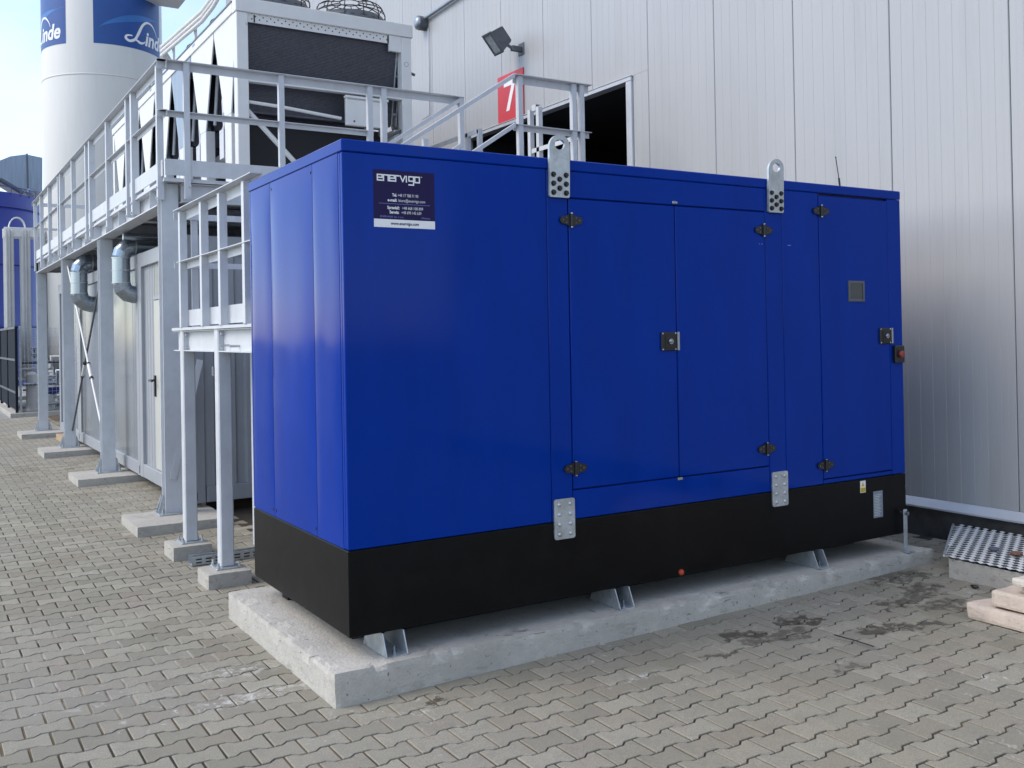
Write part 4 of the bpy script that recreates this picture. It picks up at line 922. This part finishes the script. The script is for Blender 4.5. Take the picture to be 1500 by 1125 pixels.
# ------------------------------------------------------------------ storage tank, vaporiser and silo
TC, TR = (2.966, 25.094), 1.5824
tk = thing('gas_tank', (TC[0], TC[1], 0), 'tall white cylindrical gas tank with blue banners behind the platform', 'tank')
MB().lathe(TC, [(.02, .62), (.8, .70), (1.3, .92), (TR, 1.35), (TR, 13.6), (1.3, 14.2), (.6, 14.5), (.02, 14.55)], 96).build('shell', M['tank'], tk)
for z in (8.93, 4.55): MB().lathe(TC, [(TR+.001, z-.02), (TR+.012, z-.012), (TR+.012, z+.012), (TR+.001, z+.02)], 96).build('weld_ring', M['tank'], tk)
for k in range(4):
    a = .6+k*math.pi/2; MB().tube([(TC[0]+1.25*math.cos(a), TC[1]+1.25*math.sin(a), 0), (TC[0]+1.25*math.cos(a), TC[1]+1.25*math.sin(a), 1.2)], .11, 12).build('leg', M['tank'], tk)
def cyl(a, z, d=0.): return (TC[0]+(TR+d)*math.cos(a), TC[1]+(TR+d)*math.sin(a), z)
def px_ang(x, y):                                # angle on the tank seen at photo pixel x, y
    d = fw + rt*((x-750)/F_PX) - up*((y-CY)/F_PX); ox, oy = CAM.x-TC[0], CAM.y-TC[1]
    A = d.x*d.x+d.y*d.y; B = 2*(ox*d.x+oy*d.y); C_ = ox*ox+oy*oy-TR*TR; D = B*B-4*A*C_
    t = (-B-math.sqrt(max(D, 0)))/(2*A); p = CAM+d*t; return math.atan2(p.y-TC[1], p.x-TC[0]), p.z
def patch(a0, a1, z0, z1, d, name, m, parent):
    n = 24; vs = []; fs = []
    for i in range(n+1):
        a = a0+(a1-a0)*i/n
        vs += [cyl(a, z0, .001), cyl(a, z0, d), cyl(a, z1, d), cyl(a, z1, .001)]
    for i in range(n):
        o = i*4; fs += [(o, o+4, o+5, o+1), (o+1, o+5, o+6, o+2), (o+2, o+6, o+7, o+3)]
    fs += [(0, 1, 2, 3), (n*4+3, n*4+2, n*4+1, n*4)]
    return MB().add(vs, fs).build(name, m, parent)
aL1, zb1 = px_ang(96.5, 62); aR0, zb2 = px_ang(137, 64); zb = (zb1+zb2)/2
span = 1.35; zt_ = zb+2.0
def banner(a0, a1, txt_a0):
    o = patch(a0, a1, zb, zt_, .006, 'banner', M['tblue'], tk)
    lo = min(a0, a1); hi = max(a0, a1); w = (hi-lo)*TR
    sw_ = MB(); pts = []
    for i in range(25):
        t = i/24; pts.append((t, .42+.62*t**.7-.10*t*t, .01+.13*math.sin(math.pi*min(1, t*1.15))))
    vs = []
    for t, zc, th in pts:
        a = lo+.10+(hi-lo-.12)*t
        vs += [cyl(a, zb+zc*1.05-th*.5, .0085), cyl(a, zb+zc*1.05+th*.8, .0085)]
    sw_.add(vs, [(2*i, 2*i+2, 2*i+3, 2*i+1) for i in range(24)]).build('banner_sweep', M['tblue2'], o)
    vs, fs = text_mb('inde', .56, .016, .22)
    sc = MB(); W0 = .90; x0_ = min(v.x for v in vs); tw = max(v.x for v in vs)-x0_; kx = W0/tw; zb_ = zb+.17
    sc.add([cyl(txt_a0+(.42+(v.x-x0_)*kx)/TR, zb_+v.y, .011) for v in vs], fs)
    def pen(pts, d):                              # a pen stroke of changing width: (across, up, width)
        sm_ = []
        for i in range(len(pts)-1):
            p0, p1, p2, p3 = (pts[max(0, i-1)], pts[i], pts[i+1], pts[min(len(pts)-1, i+2)])
            for q in range(6):
                t = q/6; sm_.append([.5*((2*p1[c])+(-p0[c]+p2[c])*t+(2*p0[c]-5*p1[c]+4*p2[c]-p3[c])*t*t+(-p0[c]+3*p1[c]-3*p2[c]+p3[c])*t**3) for c in range(3)])
        sm_.append(list(pts[-1])); v2 = []
        for i, (x, y, w) in enumerate(sm_):
            a_, b_ = sm_[max(0, i-1)], sm_[min(len(sm_)-1, i+1)]; tx, ty = b_[0]-a_[0], b_[1]-a_[1]; L2 = math.hypot(tx, ty) or 1
            nx_, ny_ = -ty/L2*w/2, tx/L2*w/2
            v2 += [cyl(txt_a0+(x-nx_)/TR, zb_+y-ny_, d), cyl(txt_a0+(x+nx_)/TR, zb_+y+ny_, d)]
        sc.add(v2, [(2*i, 2*i+2, 2*i+3, 2*i+1) for i in range(len(sm_)-1)])
    pen([(.02, .17, .03), (-.13, .15, .05), (-.17, .07, .07), (-.06, .01, .07), (.10, .09, .07), (.22, .30, .08), (.34, .52, .07), (.50, .64, .06), (.70, .62, .05), (.86, .48, .03), (.93, .34, .015)], .0112)
    pen([(-.02, .05, .02), (.12, .075, .05), (.26, .02, .07), (.38, .05, .04), (.42, .10, .02)], .0116)
    sc.build('banner_lettering', M['signwhite'], o)
a_txt, _ = px_ang(193, 62)
banner(aR0, aR0+span, a_txt); banner(aL1-span, aL1, aL1-.10-1.32/TR)
MB().box(TC[0]+TR*.55, TC[0]+TR*.55+1.0, TC[1]-TR-.25, TC[1]-TR+.6, 11.2, 11.32).build('bracket_platform', M['white'], tk)
MB().box(TC[0]-TR*.86, TC[0]-TR*.86+.12, TC[1]-TR*.60, TC[1]-TR*.6+.05, 2.6, 2.66).box(TC[0]-.9, TC[0]-.75, TC[1]-TR*.83-.12, TC[1]-TR*.83-.06, 2.15, 2.45).build('tank_placard', M['red'], tk)

vp = thing('vaporiser', (.9, 25.3, 0), 'row of tall white finned vaporiser tubes left of the white tank', 'vaporiser')
for iy in range(2):
    for ix in range(4):
        x, y = .50+ix*.40, 24.9+iy*.42; tb = MB().tube([(x, y, .75), (x, y, 4.85)], .03, 8)
        for k in range(8):
            a = math.pi/4*k; c_, s__ = math.cos(a), math.sin(a); q = .115
            tb.add([(x+c_*.028-s__*.003, y+s__*.028+c_*.003, .8), (x+c_*q-s__*.003, y+s__*q+c_*.003, .8), (x+c_*q-s__*.003, y+s__*q+c_*.003, 4.8), (x+c_*.028-s__*.003, y+s__*.028+c_*.003, 4.8),
                    (x+c_*.028+s__*.003, y+s__*.028-c_*.003, .8), (x+c_*q+s__*.003, y+s__*q-c_*.003, .8), (x+c_*q+s__*.003, y+s__*q-c_*.003, 4.8), (x+c_*.028+s__*.003, y+s__*.028-c_*.003, 4.8)],
                   [(0, 1, 2, 3), (7, 6, 5, 4), (1, 5, 6, 2), (0, 3, 7, 4), (3, 2, 6, 7), (0, 4, 5, 1)])
        tb.build('finned_tube', M['white'], vp)
        if iy == 0 and ix in (0, 2):
            u_ = MB()
            for e in (0, .07, .14): u_.tube([(x+.2-(.2)*math.cos(a), y+e, 4.83+(.30)*math.sin(a)) for a in [math.pi*j/10 for j in range(11)]], .016, 6)
            u_.build('return_bend', M['white'], vp)
MB().box(.38, 1.82, 24.86, 24.93, 4.60, 4.86, .01).box(.38, 1.82, 25.36, 25.43, 4.60, 4.86, .01).build('top_header', M['white'], vp)
MB().box(.36, .42, 24.80, 25.50, .0, .9).box(1.76, 1.82, 24.80, 25.50, .0, .9).box(.36, 1.82, 24.80, 25.5, .74, .80).box(.36, 1.82, 24.8, 25.5, .2, .28).build('stand', M['white'], vp)

SC_, SR = (-.2, 42.0), 3.3
si = thing('blue_silo', (SC_[0], SC_[1], 0), 'wide dark blue silo with a railed top behind the vaporiser', 'silo')
MB().lathe(SC_, [(SR, 0), (SR, 7.75), (SR-.05, 7.78), (.02, 7.95)], 64).build('shell', M['silo'], si)
for z in (2.4, 4.9, 7.2): MB().lathe(SC_, [(SR+.001, z-.05), (SR+.035, z-.04), (SR+.035, z+.04), (SR+.001, z+.05)], 64).build('hoop', M['silo'], si)
rl_ = MB().tube([(SC_[0]+SR*math.cos(a), SC_[1]+SR*math.sin(a), 8.0) for a in [2*math.pi*k/40 for k in range(41)]], .02, 6, cap=False)
for k in range(40):
    a = 2*math.pi*k/40; rl_.tube([(SC_[0]+SR*math.cos(a), SC_[1]+SR*math.sin(a), 7.7), (SC_[0]+SR*math.cos(a), SC_[1]+SR*math.sin(a), 8.0)], .018, 5)
rl_.build('top_rail', M['silo'], si)
HY = 44.0
hd = thing('sheet_hood', (2.2, HY, 0), 'grey curved sheet metal hood on a post above the blue silo', 'hood')
op = [(-1.2, 9.55), (.4, 9.60), (1.1, 9.66), (1.697, 9.806), (2.1, 10.02), (2.73, 10.16), (3.05, 10.14), (3.395, 10.06), (3.374, 8.458), (2.904, 8.60), (2.573, 8.46), (1.687, 9.05), (.3, 9.3), (-1.2, 9.45)]
op = [(p.x, p.z) for p in [px(a, b, 1, HY) for a, b in ((-60, 246), (-20, 242), (0, 235), (15, 229), (38, 226), (62, 231), (62, 282), (46, 278), (34, 282), (0, 261), (-60, 232+32))]]
MB().prism(op, lambda u, v, d: (u, HY+d, v), 0, 2.2).build('hood_sheet', M['sheet'], hd)
q0, q1 = px(-60, 264, 1, HY), px(34, 283, 1, HY); q2 = px(0, 263, 1, HY)
MB().tube([q2, q1], .10, 8).tube([q0, q2], .10, 8).build('edge_beam', M['frame_dark'], hd)
s0, s1 = px(39.5, 225, 1, HY-.02), px(41, 277, 1, HY-.02); MB().tube([s0, s1], .035, 6).build('seam', M['frame_dark'], hd)
e = px(44, 279, 1, HY); MB().dome((e.x, HY+.1, e.z-.05), (0, -1, 0), .2, .25, 14).build('pivot_cap', M['sheet'], hd)
MB().tube([(e.x+.1, HY+1.1, 0), (e.x+.1, HY+1.1, e.z+.3)], .15, 12).tube([(e.x+.1, HY+1.1, e.z), (e.x, HY+.05, e.z-.02)], .08, 8).build('post', M['frame_dark'], hd)

# ------------------------------------------------------------------ fences and pipework at the far end
MB().box(.18, .48, 21.12, 30.0, -.02, .10, .01).box(.481, 6.0, 21.12, 21.42, -.02, .10, .01).build('fence_kerb', M['conc'], None, 'low concrete kerb under the fences in front of the white tank', 'kerb')
fe = thing('panel_fence', (.33, 21.25, .1), 'dark anthracite fence running away at the far left edge', 'fence')
for k in range(4):
    y = 21.25+k*2.2; MB().box(.30, .36, y-.03, y+.03, .1005, 2.14, .004).build('post', M['fence'], fe)
    if k < 3:
        for j in range(14): MB().box(.322, .338, y+.05+j*.15, y+.05+j*.15+.135, .16, 2.08).build('slat', M['fence'], fe)
        for z in (.55, 1.32, 2.082): MB().box(.30, .3215, y+.031, y+2.169, z, z+.05).build('rail', M['frame_dark'], fe)
wf_ = thing('wire_fence', (2, 21.27, .1), 'thin grey welded wire mesh fence in front of the white tank', 'fence')
wm = MB(); x = .42
while x < 5.9: wm.tube([(x, 21.27, .15), (x, 21.27, 2.1)], .0035, 4); x += .085
for k in range(10): wm.tube([(.38, 21.265, .15+k*.215), (5.9, 21.265, .15+k*.215)], .0045, 4)
wmo = wm.build('wire_mesh', M['galv'], wf_); wmo['kind'] = 'stuff'
for x in (.42, 2.9, 5.9): MB().box(x-.025, x+.025, 21.28, 21.33, .1005, 2.15).build('post', M['galv'], wf_)
pw = thing('pipework', (1.1, 22.6, 0), 'cluster of valves, pipes and pale fittings behind the wire mesh at the tank foot', 'pipework')
R2 = random.Random(3)
for k in range(7):
    y = 22.1+R2.random()*1.1; z = .22+k*.17
    MB().tube([(.55, y, z), (1.3, y, z), (1.3, y, z+.3), (2.6, y, z+.3)] if k % 2 else [(.6, y, z), (2.7, y, z)], .025+.02*R2.random(), 8).build('pipe', M[('galv', 'white', 'frame_dark', 'zinc')[k % 4]], pw)
for k in range(9):
    x, y, z = .65+R2.random()*1.3, 22.0+R2.random()*.9, .3+R2.random()*1.2
    v = MB().tube([(x, y, z-.1), (x, y, z+.14)], .035, 8).tube([(x-.09, y, z), (x+.09, y, z)], .05, 8).tube([(x+.085*math.cos(a), y+.085*math.sin(a), z+.15) for a in [2*math.pi*j/10 for j in range(11)]], .012, 5, cap=False)
    v.build('valve', M[('zinc', 'frame_dark', 'white', 'galv')[k % 4]], pw)
for (x, y, z, r, h) in ((.75, 22.3, .0, .13, .95), (1.15, 22.6, .0, .16, .42), (1.6, 22.2, 0, .14, .5)):
    MB().tube([(x, y, z), (x, y, z+h)], r, 14).dome((x, y, z+h), (0, 0, 1), r, .08, 14).build('vessel', M['white'], pw)
MB().box(.7, 2.4, 22.45, 22.9, .45, .62, .01).build('skid', M['silo'], pw)
MB().box(.5, 2.6, 22.0, 23.2, .0, .06).build('base', M['conc'], pw)

# ------------------------------------------------------------------ metal grating step and stones on the right
GZ = .215
C_ = [(4.12, -.40), (5.125, .21), (5.125, -2.6), (4.11, -2.6)]
gs = thing('grating_step', (4.6, -1.2, .06), 'low concrete step topped with bright expanded metal grating against the hall', 'step')
MB().add([(4.135, -.425, .0), (5.12, .18, .0), (5.12, -2.58, .0), (4.125, -2.58, .0), (4.135, -.425, GZ-.022), (5.12, .18, GZ-.022), (5.12, -2.58, GZ-.022), (4.125, -2.58, GZ-.022)],
   [(3, 2, 1, 0), (0, 1, 5, 4), (1, 2, 6, 5), (2, 3, 7, 6), (3, 0, 4, 7)]).add([(4.19, -.455, GZ-.05), (5.09, .095, GZ-.05), (5.09, -2.55, GZ-.05), (4.18, -2.55, GZ-.05)], [(0, 1, 2, 3)]).build('concrete_base', M['conc'], gs)
MB().add([(4.20, -.46, GZ-.0205), (5.08, .09, GZ-.0205), (5.08, -2.5, GZ-.0205), (4.19, -2.5, GZ-.0205)], [(0, 1, 2, 3)]).build('void_shade_sheet', M['dark'], gs)  # near-black sheet over the concrete, shade under the mesh put into its colour
em = MB(); du, dv_ = .062, .066       # half a diamond along X, a whole one along Y
def lim(x): return -.40+(x-4.12)*.607
nxs = int(1.02/du)+1; nys = int(3.0/dv_)+2
def strand(a, b):
    (ax, ay), (bx_, by) = a, b
    if min(ay-lim(ax), by-lim(bx_)) > 0 or bx_ > 5.13 or max(ay, by) < -2.58: return
    if max(ay-lim(ax), by-lim(bx_)) > 0:                 # cut on the edge line
        fa, fb = ay-lim(ax), by-lim(bx_); t = fa/(fa-fb); c_ = (ax+(bx_-ax)*t, ay+(by-ay)*t)
        if fa > 0: ax, ay = c_
        else: bx_, by = c_
    t = Vector((bx_-ax, by-ay, 0)).normalized(); n = Vector((-t.y, t.x, 0))*.003
    p = [Vector((ax, ay, GZ-.006))+n, Vector((ax, ay, GZ-.006))-n, Vector((bx_, by, GZ-.006))-n, Vector((bx_, by, GZ-.006))+n]
    em.add(p+[v+Vector((0, 0, -.004)) for v in p], [(0, 1, 2, 3), (0, 4, 5, 1), (2, 6, 7, 3), (0, 3, 7, 4), (1, 5, 6, 2)])
for i in range(nxs):
    for j in range(nys):
        x = 4.118+i*du; y = -2.58+j*dv_+(dv_/2 if i % 2 else 0)
        strand((x, y), (x+du, y+dv_/2)); strand((x, y), (x+du, y-dv_/2))
        if y < lim(x)-.02 and x < 5.115:  # the broad knuckles where the strands meet
            em.add([(x-.013, y-.004, GZ-.004), (x-.008, y-.016, GZ-.002), (x+.005, y-.022, GZ+.001), (x+.013, y+.004, GZ+.004), (x+.008, y+.016, GZ+.003), (x-.005, y+.022, GZ), (x, y, GZ-.0075)],
                   [(0, 1, 2, 3, 4, 5)]+[(q, (q+1) % 6, 6) for q in range(6)])
fe_ = MB(); d_ = Vector((1.005, .61, 0)).normalized(); n_e = Vector((-d_.y, d_.x, 0))*.006; a_, b__ = Vector((4.112, -.404, GZ-.012)), Vector((5.125, .211, GZ-.012))
fe_.add([a_-n_e, b__-n_e, b__+n_e, a_+n_e]+[v+Vector((0, 0, .013)) for v in (a_-n_e, b__-n_e, b__+n_e, a_+n_e)], [(3, 2, 1, 0), (4, 5, 6, 7), (0, 1, 5, 4), (1, 2, 6, 5), (2, 3, 7, 6), (3, 0, 4, 7)])
fe_.build('edge_strip', M['galv'], gs)
gm = em.build('expanded_mesh', M['mesh'], gs); gm['kind'] = 'stuff'

def stone(x0, x1, y0, y1, z0, z1, rot, m, label, seed):
    bm = bmesh.new(); bmesh.ops.create_cube(bm, size=1)
    for v in bm.verts: v.co = (v.co.x*(x1-x0), v.co.y*(y1-y0), v.co.z*(z1-z0))
    bmesh.ops.bevel(bm, geom=bm.edges[:], offset=min(.018, (z1-z0)*.3), segments=2, affect='EDGES', profile=.6)
    bmesh.ops.subdivide_edges(bm, edges=[e for e in bm.edges if e.calc_length() > .1], cuts=5, use_grid_fill=True)
    for v in bm.verts:
        q = v.co*7+Vector((seed*5, seed, 0)); v.co += mnoise.noise_vector(q)*.010+mnoise.noise_vector(v.co*30)*.003
    Rm = Matrix.Rotation(rot, 4, 'Z'); Tm = Matrix.Translation(((x0+x1)/2, (y0+y1)/2, (z0+z1)/2))
    mb = MB(); bm.verts.index_update(); mb.add([(Tm@Rm)@v.co for v in bm.verts], [[v.index for v in f.verts] for f in bm.faces]); bm.free()
    mb.build('stone_slab', m, None, label, 'stone slab', 'pale stone slabs piled at the right')
stone(3.39, 3.80, -2.3, -1.03, .056, .145, R_(-3), M['stone'], 'lowest pinkish stone slab of the pile, lying on the paving', 1)
stone(3.46, 3.86, -2.35, -1.16, .147, .242, R_(2), M['stone'], 'middle pinkish stone slab with a rounded end, resting on the lowest one', 2)
stone(3.51, 3.84, -2.3, -1.30, .244, .284, R_(-2), M['stone2'], 'thin cream stone slab lying third from the ground on the pile', 3)
stone(3.49, 3.86, -2.25, -1.265, .286, .330, R_(3), M['stone2'], 'topmost cream stone slab of the pile', 4)

def scrap(name, c, s, m, label, cat, seed):
    bm = bmesh.new(); bmesh.ops.create_icosphere(bm, subdivisions=2, radius=1)
    for v in bm.verts:
        k = 1+.45*mnoise.noise(v.co*2+Vector((seed, 0, 0))); v.co = Vector((v.co.x*s[0]*k, v.co.y*s[1]*k, v.co.z*s[2]*k))
    mb = MB(); bm.verts.index_update(); mb.add([v.co+Vector(c) for v in bm.verts], [[v.index for v in f.verts] for f in bm.faces]); bm.free()
    mb.build(name, m, None, label, cat)
p = px(1456, 807, 2, GZ+.01); scrap('wrapper', (p.x, p.y, GZ+.022), (.03, .035, .018), M['purple'], 'crumpled dull purple wrapper lying on the metal grating', 'wrapper', 1)
p = px(1489, 813, 2, GZ+.01); scrap('dry_leaf', (p.x, p.y, GZ+.020), (.04, .04, .016), M['brown'], 'curled brown leaf lying on the metal grating', 'leaf', 5)
p = px(1428, 862, 2, .065); scrap('scrap', (p.x, p.y, .078), (.016, .028, .012), M['rubber'], 'small black scrap on the paving at the foot of the grating step', 'scrap', 9)
a, b, c = px(1222, 931, 2, .06), px(1250, 939, 2, .06), px(1280, 947, 2, .06)
MB().tube([(a.x, a.y, .064), (b.x+.01, b.y, .062), (c.x, c.y, .060)], .0035, 6).build('stick', M['rubber'], None, 'thin black stick lying on the paving in front of the slab', 'stick')
p = px(131, 1038, 2, 0)
